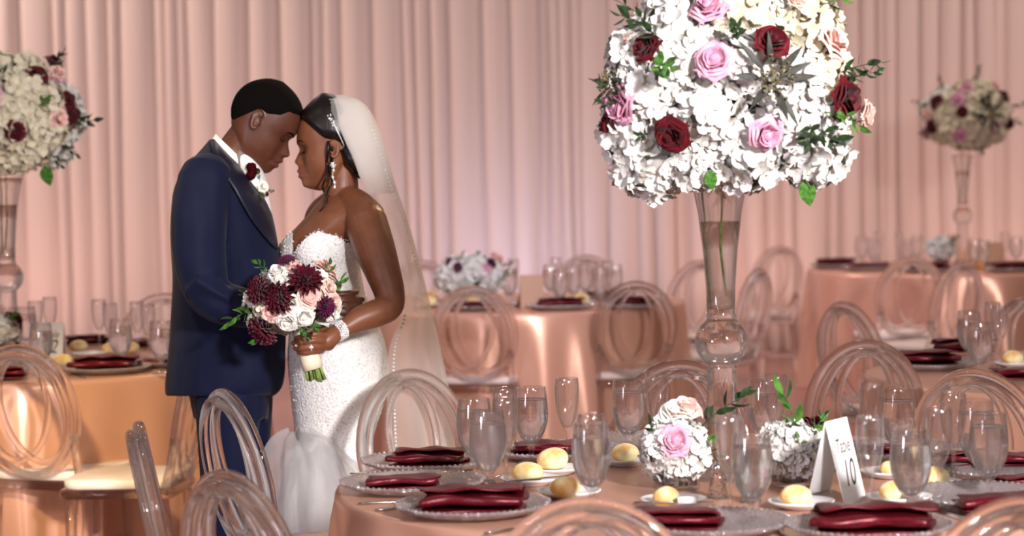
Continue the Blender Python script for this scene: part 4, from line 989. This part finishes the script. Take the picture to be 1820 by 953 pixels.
gb.loft([ringpx(y, a+9, b-9, h-.016, YG) for y, a, b, h in gd if 262 < y < 665])
def limb(b, pts, Y, seg=18):            # (px, py, dy, r) chain, smoothed
    n = len(pts); P, R = [], []
    for i in range(n-1):
        for k in range(5):
            t = k/5; q = []
            for c in range(4):
                p0 = pts[max(0, i-1)][c]; p1 = pts[i][c]; p2 = pts[i+1][c]; p3 = pts[min(n-1, i+2)][c]
                q.append(.5*((2*p1)+(-p0+p2)*t+(2*p0-5*p1+4*p2-p3)*t*t+(-p0+3*p1-3*p2+p3)*t**3))
            P.append(at(q[0], q[1], Y+q[2])); R.append(q[3])
    P.append(at(pts[-1][0], pts[-1][1], Y+pts[-1][2])); R.append(pts[-1][3])
    b.tube(P, R, seg, round_caps=True)
GARM = [(366, 322, -.165, .084), (354, 390, -.215, .082), (356, 465, -.235, .077), (374, 524, -.245, .068), (425, 546, -.265, .060), (490, 549, -.275, .052), (540, 546, -.245, .045)]
limb(gb, [(x, y, d, r*.72) for x, y, d, r in GARM], YG)
limb(gb, [(540, 546, -.245, .031), (562, 543, -.205, .029), (580, 540, -.165, .033), (592, 538, -.145, .030)], YG)
for k, (y0, y1, x1, r) in enumerate(((524, 519, 634, .0098), (535, 532, 644, .0102), (546, 544, 642, .0100), (556, 555, 630, .0090))):
    limb(gb, [(590, y0, -.150+.004*k, r*1.1), (606, y0-1, -.150, r*1.05), (622, (y0+y1)/2, -.138, r), (x1, y1, -.115, r*.86)], YG, 10)
limb(gb, [(574, 530, -.185, .013), (588, 514, -.19, .012), (602, 506, -.175, .0105)], YG, 10)     # thumb
# far arm, bent behind the bride
limb(gb, [(400, 325, .16, .06), (430, 420, .2, .055), (470, 500, .2, .048), (540, 530, .17, .04), (590, 530, .15, .034)], YG)
for dx, dy in ((0, -.085), (16, .09)):
    limb(gb, [(408+dx, 690, dy*.9, .066), (410+dx, 850, dy, .060), (408+dx, 1000, dy, .050), (406+dx, 1150, dy, .040), (404+dx, 1164, dy, .04), (440+dx, 1172, dy, .03)], YG)
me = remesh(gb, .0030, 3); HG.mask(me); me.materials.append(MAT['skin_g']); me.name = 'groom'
groom = put('person', me); tag(groom, 'man in navy suit with burgundy bow tie, head bowed against the woman', 'person')
foot = at(410, 1172, YG); base = Vector((foot.x, YG, 0)); me.transform(Matrix.Translation(-base)); groom.location = base
def wear(o, par, b): o.parent = par; o.matrix_parent_inverse = Matrix.Translation(-b); return o
hg = HG.cap([(-125, 46), (-97, 51), (-80, 74), (-68, 90), (-58, 92), (-50, 91), (-28, 101), (-20, 113), (10, 118)], 3.6, 'short_hair', MAT['hair_short'], None, .3); wear(hg, groom, base)
o = HG.strip([(9, 77, .8), (15, 81, 1.0), (22, 82, .9), (29, 79, .4)], [1.0, 1.7, 1.6, .7], 'eyebrow', MAT['hair_short'], None); wear(o, groom, base)
o = HG.strip([(11, 63, .2), (16, 61.6, .6), (22, 61.8, .5), (27, 64, .1)], [.6, .9, .9, .6], 'eyelashes', MAT['hair_short'], None); wear(o, groom, base)
# jacket: body and near sleeve in one
jb = MB(); jb.loft([ringpx(y, a, b, h, YG) for y, a, b, h in gd]); limb(jb, GARM, YG, 26)
limb(jb, [(402, 325, .16, .078), (432, 420, .2, .07), (472, 500, .2, .06), (540, 530, .17, .05)], YG)
for i in range(7):                      # soft creases at the elbow and under the arm
    jb.tube([at(330+i*9, 520+i*5, YG-.30+.004*i), at(352+i*9, 500+i*5, YG-.318), at(378+i*8, 488+i*7, YG-.30)], [.008, .014, .006], 8, round_caps=True)
jm = remesh(jb, .006, 5)
n = len(jm.vertices); co = np.empty(n*3); jm.vertices.foreach_get('co', co); co = co.reshape(-1, 3)
for i in range(n):                      # slow cloth undulation
    p = Vector(co[i]); co[i, 1] += .010*noise.noise(Vector((p.x*9+2, p.y*5, p.z*4.5)))+.004*noise.noise(Vector((p.x*24, p.y*10, p.z*11)))
jm.vertices.foreach_set('co', co.ravel()); jm.materials.append(MAT['navy']); jk = put('suit_jacket', jm); wear(jk, groom, base)
def jdy(px, py, grow=0):
    cx = lambda i: spl([(r[0], r[i]) for r in GJ], py); xl, xr, h = cx(1)-grow, cx(2)+grow, cx(3)+grow/SG; q = (px-(xl+xr)/2)/((xr-xl)/2); return -h*math.sqrt(max(.0, 1-q*q))
def patch(pairs, Y, off, nn=8, th=.004, f=None):
    """closed sheet between an inner and an outer line of picture points, laid on the jacket"""
    top, bot = [], []
    for (x0, y0), (x1, y1) in pairs:
        r = []; q = []
        for i in range(nn):
            t = i/(nn-1); x, y = x0+(x1-x0)*t, y0+(y1-y0)*t; d = (f or jdy)(x, y)-off; r.append(at(x, y, Y+d)); q.append(at(x, y, Y+d+th))
        top.append(r); bot.append(q)
    return MB().loft([a+b[::-1] for a, b in zip(top, bot)])
# lapel band of darker satin, shirt front, collar
lp = patch([((374, 252), (382, 249)), ((377, 268), (398, 266)), ((388, 288), (421, 288)), ((402, 305), (437, 311)), ((405, 318), (448, 328)), ((416, 336), (462, 348)), ((430, 362), (474, 376)), ((446, 390), (484, 404)), ((466, 416), (490, 428)), ((485, 438), (494, 444))], YG, .014)
o = lp.build('lapel', MAT['navy_satin']); wear(o, groom, base)
sb = MB(); sb.loft([ringpx(y, a, b, h, YG, -.005) for y, a, b, h in dens([(262, 400, 446, .05), (285, 410, 458, .07), (310, 420, 470, .085), (335, 430, 476, .085), (360, 440, 480, .07), (385, 452, 484, .05)], 7)])
o = sb.build('dress_shirt', MAT['shirt']); wear(o, groom, base)
cl = []
for k in range(40):                      # stand collar around the neck: tilted band
    t = 2*PI*k/40; c, s_ = math.cos(t), math.sin(t)
    up = at(415+31*c*1.0-1, 268+30*c, YG+.073*s_); lo = at(407+39*c, 292+30*c, YG+.088*s_)
    cl.append((up, lo))
b = MB(); b.loft([[l for u, l in cl], [u+(l-u)*.5+Vector((0, 0, .002)) for u, l in cl], [u for u, l in cl], [u+(Vector(at(415, 268, YG))-u)*.06 for u, l in cl]], cap=False)
o = b.build('shirt_collar', MAT['shirt']); wear(o, groom, base)
b = MB()
for sg, dd in ((-1, -.092), (1, .02)):
    b.loft([ringpx(y, x0, x1, h, YG, dd+.0) for y, x0, x1, h in ((289, 442, 450, .008), (292, 438, 455, .020), (298, 437, 456, .026), (304, 440, 456, .018), (310, 437, 456, .027), (317, 437, 453, .022), (321, 440, 447, .008))])
b.ball(at(457, 304, YG-.07), (.009, .035, .009), 10, 8); o = b.build('bow_tie', MAT['bow']); wear(o, groom, base)
bt = bpy.data.objects.new('boutonniere', FL['W'][0][0]); COL.objects.link(bt); bt.matrix_world = frame((.6, -.8, .2), .5, at(467, 332, YG-.085)) @ Matrix.Scale(.42, 4); bt.parent = groom; bt.matrix_parent_inverse = Matrix.Translation(-base)
for i, (x, y, nn) in enumerate(((474, 340, (.8, -.5, -.1)), (466, 345, (.1, -.8, -.5)), (462, 322, (-.1, -.3, 1)))):
    lf = put('boutonniere_leaf', FL['S'][0][i], bt, bt.matrix_world.inverted() @ (frame(nn, i, at(x, y, YG-.085)) @ Matrix.Scale(.22, 4)))
bb = put('boutonniere_berry', FL['D'][0][0], bt, bt.matrix_world.inverted() @ (frame((.8, -.6, 0), 1, at(474, 345, YG-.09)) @ Matrix.Scale(.16, 4)))
# trousers and shoes
b = MB(); b.loft([ringpx(y, a, c, h, YG) for y, a, c, h in dens([(655, 326, 488, .16), (705, 336, 480, .16), (745, 344, 477, .16)], 8)])
for dx, dy, k in ((-6, -.075, 1), (16, .085, 1)):
    b.loft([ringpx(y, a+dx, c+dx, h, YG, dy) for y, a, c, h in dens([(700, 350, 470, .095), (800, 358, 464, .09), (900, 364, 456, .08), (1000, 366, 450, .075), (1150, 368, 446, .07), (1162, 368, 446, .07)], 12)])
tm_ = remesh(b, .007, 4); tm_.materials.append(MAT['navy']); o = put('trousers', tm_); wear(o, groom, base)
for dx, dy in ((-2, -.075), (18, .085)):
    b = MB(); r = []
    for i in range(10):
        t = i/9; x = 368+dx+t*125; hh = .075-.04*t if t > .1 else .06; ww = .042*math.sin(PI*min(.93, .25+t*.68))+.008; c = at(x, 1000, YG+dy)
        r.append([(c.x, YG+dy+ww*math.cos(2*PI*k/14), max(0.002, hh*.5+hh*.5*math.sin(2*PI*k/14))) for k in range(14)])
    o = b.loft(r).build('dress_shoe', pm('black_leather', (.01, .01, .012), .25)); wear(o, groom, base)
b = MB(); b.tube([at(617+1.5*math.cos(a)*0+0, 545, YG-.142)+Vector((.0, .0108*math.cos(a), .0108*math.sin(a))) for a in [2*PI*i/16 for i in range(16)]], .0018, 6, loop=True); o = b.build('wedding_band', MAT['gold']); wear(o, groom, base)
# ------------------------------------------------------------ bride
BT = {'c': [(-13, -24), (-6, -6), (-2, 1), (3, 3.2), (7, 3.6), (11.7, 4.4), (17.2, 9.6), (20.4, 6.2), (22, 6), (26.4, 9.8), (31, 6.6), (36.5, 5.6), (40, 8.8), (44.5, 10.9), (48, 9.2), (54, 5), (64, -1.4), (71, -.6), (78, 1.2), (86, .2), (94.6, -2.4), (108, -8), (119, -15.5), (130, -27), (140, -40), (146, -50), (150, -58)],
      's': [(-13, -34), (-6, -20), (0, -13), (10, -9), (20, -7), (30, -6), (40, -5), (50, -5), (60, -6), (70, -6), (80, -4), (94, -5), (108, -9), (119, -16), (130, -28), (140, -41), (146, -50.5), (150, -58)],
      'sg': [(-13, 15), (5, 14), (12, 13), (18, 13), (24, 13), (30, 12), (36, 9.5), (40, 7.6), (46, 7), (54, 5.6), (66, 7), (78, 16), (90, 24), (105, 28), (150, 34)],
      'b': [(-13, -60), (0, -63), (20, -76), (40, -96), (55, -106), (80, -114), (100, -112), (120, -102), (135, -88), (145, -73), (150, -59)],
      'w': [(-13, 17), (-5, 24), (0, 28), (10, 34), (20, 39), (30, 42), (50, 44), (70, 45), (90, 45), (105, 44), (120, 40), (132, 33), (142, 22), (147, 13), (150, .6)],
      'eye': 61, 'lips': (11.5, 30.5), 'ala': 4.2}
YB = YG
HB = Head(at(541, 330, YB), (-.99, 0, -.139), (-.139, 0, .99), SG, BT, True)
bb = MB(); HB.skull(bb); HB.ear(bb, -66, 55, -1, 14, 8); HB.ear(bb, -66, 55, 1, 14, 8)
bb.tube([at(607, 285, YB), at(607, 320, YB), at(606, 350, YB), at(606, 378, YB)], [.050, .0505, .055, .075], 26)
BD = [(400, 522, 668, .125), (425, 504, 652, .128), (445, 497, 645, .130), (470, 498, 641, .122), (500, 509, 645, .112), (525, 514, 650, .112), (560, 518, 664, .135), (600, 513, 682, .155), (640, 511, 690, .165), (680, 514, 691, .16), (720, 518, 682, .15), (760, 522, 668, .14), (790, 522, 662, .14), (830, 512, 668, .15), (900, 490, 680, .19), (1000, 460, 700, .24), (1172, 430, 710, .32)]
BS = [(348, 578, 640, .06), (362, 562, 668, .105), (380, 548, 682, .135), (400, 530, 680, .135)]+[(y, a+3, c-3, h-.005) for y, a, c, h in BD[1:9]]
bb.loft([ringpx(y, a, c, h, YB) for y, a, c, h in dens(BS, 8)])
def bust(b, g=0):
    b.ball(at(562, 447, YB-.085), (.064+g, .062+g, .066+g), 20, 14); b.ball(at(525, 446, YB+.045), (.050+g, .06+g, .062+g), 20, 14)
bust(bb, -.004)
BARM = [(650, 394, -.120, .064), (665, 440, -.165, .062), (680, 482, -.195, .054), (692, 520, -.215, .046), (692, 545, -.235, .041), (668, 557, -.262, .041), (640, 567, -.285, .037), (618, 580, -.305, .028), (600, 589, -.325, .0215)]
limb(bb, BARM, YB, 24)
limb(bb, [(610, 352, 0, .045), (632, 368, -.06, .055), (650, 390, -.115, .062)], YB, 20)
limb(bb, [(602, 356, .02, .042), (582, 372, .08, .048), (570, 392, .14, .052), (562, 440, .17, .048), (556, 500, .18, .042)], YB, 20)
limb(bb, [(590, 366, -.05, .010), (612, 374, -.085, .011), (640, 372, -.12, .012)], YB, 10)   # collar bone
limb(bb, [(600, 589, -.325, .0215), (590, 598, -.342, .027), (580, 607, -.352, .028)], YB, 16)
bb.ball(at(583, 606, YB-.350), (.026, .018, .030), 14, 10)
for (x, y), ln in (((582, 598), [(564, 594, -.397), (543, 597, -.404), (526, 601, -.388)]), ((580, 607), [(561, 605, -.400), (539, 608, -.406), (521, 610, -.386)]), ((576, 616), [(558, 616, -.397), (539, 619, -.402), (524, 620, -.383)]), ((571, 623), [(556, 625, -.392), (542, 627, -.396), (531, 627, -.380)])):
    limb(bb, [(x, y, -.362, .0100), (ln[0][0], ln[0][1], ln[0][2], .0096), (ln[1][0], ln[1][1], ln[1][2], .0088), (ln[2][0], ln[2][1], ln[2][2], .0072)], YB, 10)
limb(bb, [(588, 598, -.335, .013), (575, 585, -.325, .012), (558, 584, -.33, .0105), (546, 588, -.335, .009)], YB, 10)
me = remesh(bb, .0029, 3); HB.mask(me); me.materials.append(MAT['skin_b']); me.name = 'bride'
bride = put('person', me); tag(bride, 'woman in beaded ivory gown and long veil, eyes lowered, holding the round bouquet', 'person')
bbase = Vector((at(595, 1172, YB).x, YB, 0)); me.transform(Matrix.Translation(-bbase)); bride.location = bbase
# hair, brows, lashes
hb = HB.cap([(-150, 8), (-97, 20), (-86, 44), (-78, 64), (-66, 70), (-52, 76), (-42, 86), (-26, 106), (-14, 118), (10, 121)], 7.5, 'swept_hair', MAT['hair_long'], None, .5); wear(hb, bride, bbase)
b = MB(); b.ball(at(644, 278, YB), (.050, .054, .066), 22, 16)
for i in range(12):
    a = i/12*PI*2; b.tube([at(644+22*math.cos(a+t*1.9)*(1-.1*t), 278+36*math.sin(a+t*1.9), YB-.056*math.sin(PI*(.2+.5*t))) for t in [k/8 for k in range(9)]], .008, 6)
b.tube([at(612, 262, YB-.07), at(628, 285, YB-.066), at(640, 300, YB-.05)], [.018, .026, .024], 10); o = b.build('hair_bun', MAT['hair_long']); wear(o, bride, bbase)
b = MB()
for ph, (x0, y0), (x1, y1), rr in ((0, (584, 252), (574, 376), 5.5), (2.2, (590, 262), (586, 350), 4.0)):
    b.tube([at(x0+(x1-x0)*t+rr*(1-math.cos(t*2))*math.cos(t*15+ph)*min(1, t*3), y0+(y1-y0)*t, YB-.083-.010*math.sin(t*15+ph)) for t in [k/48 for k in range(49)]], [.0055-.0035*(k/48) for k in range(49)], 7)
o = b.build('ringlet', MAT['hair_long']); wear(o, bride, bbase)
o = HB.strip([(8, 74, 1.0), (14, 78.5, 1.2), (22, 80, 1.0), (29, 76, .4)], [.9, 1.4, 1.2, .5], 'eyebrow', MAT['hair_long'], None); wear(o, bride, bbase)
b = MB()
for sg in (-1, 1):
    b.tube([HB.front(sg*w, v, o_) for w, v, o_ in ((10, 60, .4), (15, 57.6, .8), (21, 57.4, .8), (27, 60, .3))], 1.0/SG, 6)
    for k in range(13):
        t = k/12; w_ = 11+15*t; p0 = HB.front(sg*w_, 57.6+1.6*(2*t-1)**2, .7); b.tube([p0, p0+(HB.f*3.4-HB.up*1.2+Vector((0, sg*(t-.3)*2.5, 0)))/SG, p0+(HB.f*6.2-HB.up*.6+Vector((0, sg*(t-.3)*5, 0)))/SG], [.0008, .0006, .0002], 4)
o = b.build('eyelashes', MAT['hair_long']); wear(o, bride, bbase)
# dress
b = MB(); b.loft([ringpx(y, a, c, h, YB) for y, a, c, h in dens([r for r in BD if r[0] <= 800], 8)]); bust(b, .004)
for y, a, c, h in dens([r for r in BD if r[0] >= 790], 16): pass
b2 = MB(); b2.loft([ringpx(y, a, c, h, YB) for y, a, c, h in dens([r for r in BD if r[0] >= 780], 12)]); b.merge(b2)
dm = remesh(b, .0045, 3)
NECK = [(470, 446), (495, 440), (508, 424), (516, 414), (520.5, 418), (522, 450), (531, 438), (545, 420), (567, 410), (600, 419), (629, 437), (660, 442), (700, 442)]
nvx = len(dm.vertices); co = np.empty(nvx*3); dm.vertices.foreach_get('co', co); co = co.reshape(-1, 3)
rel_ = co-np.array(CP); dz = rel_@np.array(_f); PXv = CX+F*(rel_@np.array(CR))/dz; PYv = CY-F*(rel_@np.array(CU))/dz
nl = np.array([lerp_tab(NECK, x) for x in PXv]); far = co[:, 1] > YB+.05
nl[far] = 432
keepv = PYv > nl-.5
near_edge = (np.abs(PYv-nl) < 3.2)
import bmesh
bm = bmesh.new(); bm.from_mesh(dm); bm.verts.ensure_lookup_table()
bmesh.ops.delete(bm, geom=[v for v in bm.verts if not keepv[v.index]], context='VERTS'); bm.to_mesh(dm); bm.free()
dm.materials.append(MAT['dress']); dress = put('beaded_gown', dm); wear(dress, bride, bbase)
# crystal row along the neckline: follows the front of the bodice
b = MB(); rnd = random.Random(4); idx = np.where(near_edge & ~far & (co[:, 1] < YB+.02))[0]
for i in idx[::5]: b.ball(tuple(co[i]+np.array([0, -.001, 0])), rnd.uniform(.0016, .003), 5, 4)
idx2 = np.where((PYv > nl) & (PYv < 770) & (co[:, 1] < YB))[0]
for i in idx2[::23]:
    pz = noise.noise(Vector(co[i])*14)
    if pz > -.15: b.ball(tuple(co[i]+np.array([0, -.001, 0])), rnd.uniform(.0013, .0026), 5, 3)
o = b.build('crystal_beading', MAT['bead'], dress); tag(o, kind='stuff')
# organza flounce of the train
def rip(q): return lambda t: .10*q*math.sin(5*t+2*q)+.07*q*math.sin(9*t+1+q*2)
def ruffle(y, a, c, h, dy, ph):
    q = min(1, max(0, (y-775)/120)); cx, hx = (a+c)/2, (c-a)/2; out = []
    for k in range(110):
        t = 2*PI*k/110; r = 1+(.05+.10*q)*math.sin(4*t+ph+1.5*q)+(.03+.06*q)*math.sin(9*t+1+ph+q*2)+.03*math.sin(17*t+ph)
        out.append(at(cx+math.cos(t)*hx*r, y+(1-q)*(9*math.sin(3*t+ph)+5*math.sin(7*t)), YB+dy+math.sin(t)*h*r))
    return out
lay_ = []
for y, a, c, h in dens([(771, 512, 548, .03), (779, 494, 572, .10), (795, 480, 600, .15), (830, 470, 628, .19), (890, 462, 655, .23), (960, 450, 690, .28), (1060, 440, 700, .32), (1172, 420, 720, .36)], 9):
    lay_.append(ruffle(y, a, c, h, -.13, 0))
o = MB().loft(lay_, cap=False).build('organza_train', MAT['organza']); wear(o, bride, bbase)
lay_ = []
for y, a, c, h in dens([(800, 520, 575, .05), (812, 505, 610, .12), (850, 490, 650, .18), (930, 470, 690, .24), (1060, 440, 700, .30), (1172, 420, 720, .34)], 10):
    lay_.append(ruffle(y, a+10, c+10, h, -.10, 1.9))
o = MB().loft(lay_, cap=False).build('organza_underlayer', MAT['organza']); wear(o, bride, bbase)
# veil
VT = [(169, 588, 612, .012), (174, 581, 632, .045), (185, 584, 648, .066), (200, 590, 660, .080), (225, 603, 671, .092), (255, 615, 682, .10), (285, 628, 691, .10), (320, 642, 701, .10), (355, 664, 712, .10), (400, 690, 727, .105), (450, 706, 741, .11), (500, 717, 754, .115), (560, 714, 768, .135), (620, 692, 781, .165), (700, 688, 797, .20), (800, 690, 815, .24), (953, 690, 840, .3), (1170, 690, 875, .36)]
vr = []; vb = MB()
for y, a, c, h in dens(VT, 7):
    row = []; q = min(1, max(0, (y-300)/300))
    for k in range(49):
        t = -PI/2+PI*k/48; row.append(at(a+(c-a)*abs(math.cos(t))**.8*(1+.035*q*math.sin(13*t)), y, YB+h*math.sin(t)*(1+.06*q*math.sin(9*t+1))))
    vr.append(row)
o = MB().loft(vr, cap=False, closed=False).build('veil', MAT['veil']); wear(o, bride, bbase); veil = o
for j, (dx, sc, nm, y1) in enumerate(((0, .985, 'veil_gather', 345), (2, .95, 'veil_gather', 322))):
    g = []
    for y, a, c, h in dens([r for r in VT if r[0] <= y1+40], 7):
        if y > y1: break
        row = []
        for k in range(41):
            t = -PI/2+PI*k/40; row.append(at(a+dx+1.5*math.sin(y*.05+j)+(c-2-a)*sc*abs(math.cos(t))**.8*(1+.02*math.sin(21*t+j)), y, YB+(h-.003)*sc*math.sin(t)*(1+.03*math.sin(25*t+j))))
        g.append(row)
    o = MB().loft(g, cap=False, closed=False).build(nm, MAT['veil_gather'], veil)
for i, row in enumerate(vr):
    y = 169+7*i
    if y > 560 and i < len(vr): vb.ball(row[1], .0040, 6, 4)
    if 215 < y < 500: vb.ball(row[14]+Vector((0, -.002, 0)), .0026, 6, 4)
o = vb.build('veil_beading', MAT['bead'], veil)
# tiara, ear drop, bracelet, rings
b = MB(); TI = [(611, 258, -.083), (604, 242, -.087), (597, 228, -.088), (590, 214, -.081), (584, 203, -.068), (579, 194, -.046), (576, 189, -.02), (575, 187, .01)]
b.tube([at(x, y, YB+d-.002) for x, y, d in TI], [.0012, .0018]+[.0022]*6, 6)
rnd = random.Random(8)
for i in range(len(TI)-1):
    for k in range(7):
        t = k/7; x, y, d = [TI[i][j]+(TI[i+1][j]-TI[i][j])*t for j in range(3)]; sz = .0015 if i < 2 else .0042
        b.ball(at(x+rnd.uniform(-4, 4)*(i > 1), y+rnd.uniform(-2, 2), YB+d-.006-rnd.uniform(0, .006)), rnd.uniform(.6, 1)*sz, 6, 4)
o = b.build('tiara', MAT['bead']); wear(o, bride, bbase)
b = MB()
for i in range(15):
    t = i/14; b.ball(at(591+1.5*math.sin(t*9)+3*t, 291+42*t, YB-.098), .0022+.0022*(i in (0, 1, 4, 8, 11, 14)), 7, 5)
for k in range(6): b.ball(at(592+4.2*math.cos(k), 293+4.2*math.sin(k), YB-.098), .0026, 6, 4)
o = b.build('drop_earring', MAT['bead']); wear(o, bride, bbase)
b = MB(); rnd = random.Random(5); c0 = at(603, 588, YB-.322); ax = (at(618, 580, YB-.305)-at(600, 589, YB-.325)).normalized(); e1 = ax.orthogonal().normalized(); e2 = ax.cross(e1)
for k in range(22):
    for j in range(4):
        a = 2*PI*(k+.5*(j % 2))/22; b.ball(c0+ax*((j-1.5)*.0075)+(e1*math.cos(a)+e2*math.sin(a))*.0265, rnd.uniform(.0032, .0052), 6, 4)
o = b.build('crystal_bracelet', MAT['bead']); wear(o, bride, bbase)
b = MB()
for x, y, d in ((554, 617.5, -.400), (528, 614, -.388)):
    c = at(x, y, YB+d); b.tube([c+Vector((0, .0105*math.cos(a), .0105*math.sin(a))) for a in [2*PI*i/14 for i in range(14)]], .0016, 6, loop=True)
    for k in range(5): b.ball(c+Vector((.003*(k-2)*.6, -.0108, .002*(k % 2))), .0028, 6, 4)
o = b.build('diamond_ring', MAT['bead']); wear(o, bride, bbase)
# ------------------------------------------------------------ bridal bouquet
bc = (523, 536); it = []
def bq(px, py): return ((px-bc[0])/90, -(py-bc[1])/76)
for k, x, y, s in (('D', 547, 498, 1.05), ('D', 504, 526, 1.0), ('D', 470, 513, .9), ('D', 473, 581, 1.0), ('P', 579, 543, 1.0), ('P', 514, 467, .8), ('W', 523, 536, .62), ('W', 514, 569, .78), ('W', 545, 560, .72), ('W', 496, 480, .7), ('W', 506, 496, .6), ('B', 555, 527, .8), ('B', 484, 552, .75), ('B', 528, 472, .6), ('W', 447, 524, .7), ('W', 450, 574, .7), ('B', 597, 536, .7), ('B', 590, 512, .6), ('W', 596, 555, .65), ('W', 575, 490, .6), ('C', 590, 505, .4), ('C', 460, 545, .4), ('P', 452, 505, .4)):
    it.append((k, *bq(x, y), s))
for k, x, y, s, d in (('S', 472, 478, .55, (-.3, -.4, 1)), ('S', 440, 550, .75, (-1, -.4, -.1)), ('S', 605, 490, .55, (.4, -.3, 1)), ('S', 460, 600, .6, (-.5, -.4, -.8)), ('S', 600, 520, .6, (.9, -.5, .3)), ('K', 550, 590, .5, (.1, -1, -.3)), ('S', 540, 585, .5, (.1, -1, -.5)), ('S', 565, 590, .45, (.6, -.8, -.3)), ('K', 535, 545, .3, (0, -1, 0)), ('S', 500, 470, .35, (0, -.5, 1)), ('K', 445, 535, .5, (-1, -.3, .3))):
    it.append((k, *bq(x, y), s, d))
bq_ = arrangement('bridal_bouquet', 'round bouquet of burgundy dahlias and ivory roses held at the waist', 'bouquet', at(523, 536, YB-.385), (.150, .105, .128), it, 8, .5)
ob = bq_.location
b = MB(); b.tube([at(534, 585, YB-.362)-ob, at(543, 610, YB-.362)-ob, at(553, 642, YB-.362)-ob, at(557, 656, YB-.362)-ob], [.026, .027, .030, .030], 20); b.build('ribbon_wrap', MAT['ribbon'], bq_)
for i in range(14):
    a = i*2.4; r = .024*math.sqrt((i+.5)/14); v = Vector((r*math.cos(a), r*math.sin(a), 0))
    MB().tube([at(543, 612, YB-.362)-ob+v, at(557, 656, YB-.362)-ob+v, at(561+i % 3, 674+(i*7) % 6, YB-.362)-ob+v*1.15], .0048, 6).build('cut_stem', MAT['stem'], bq_)
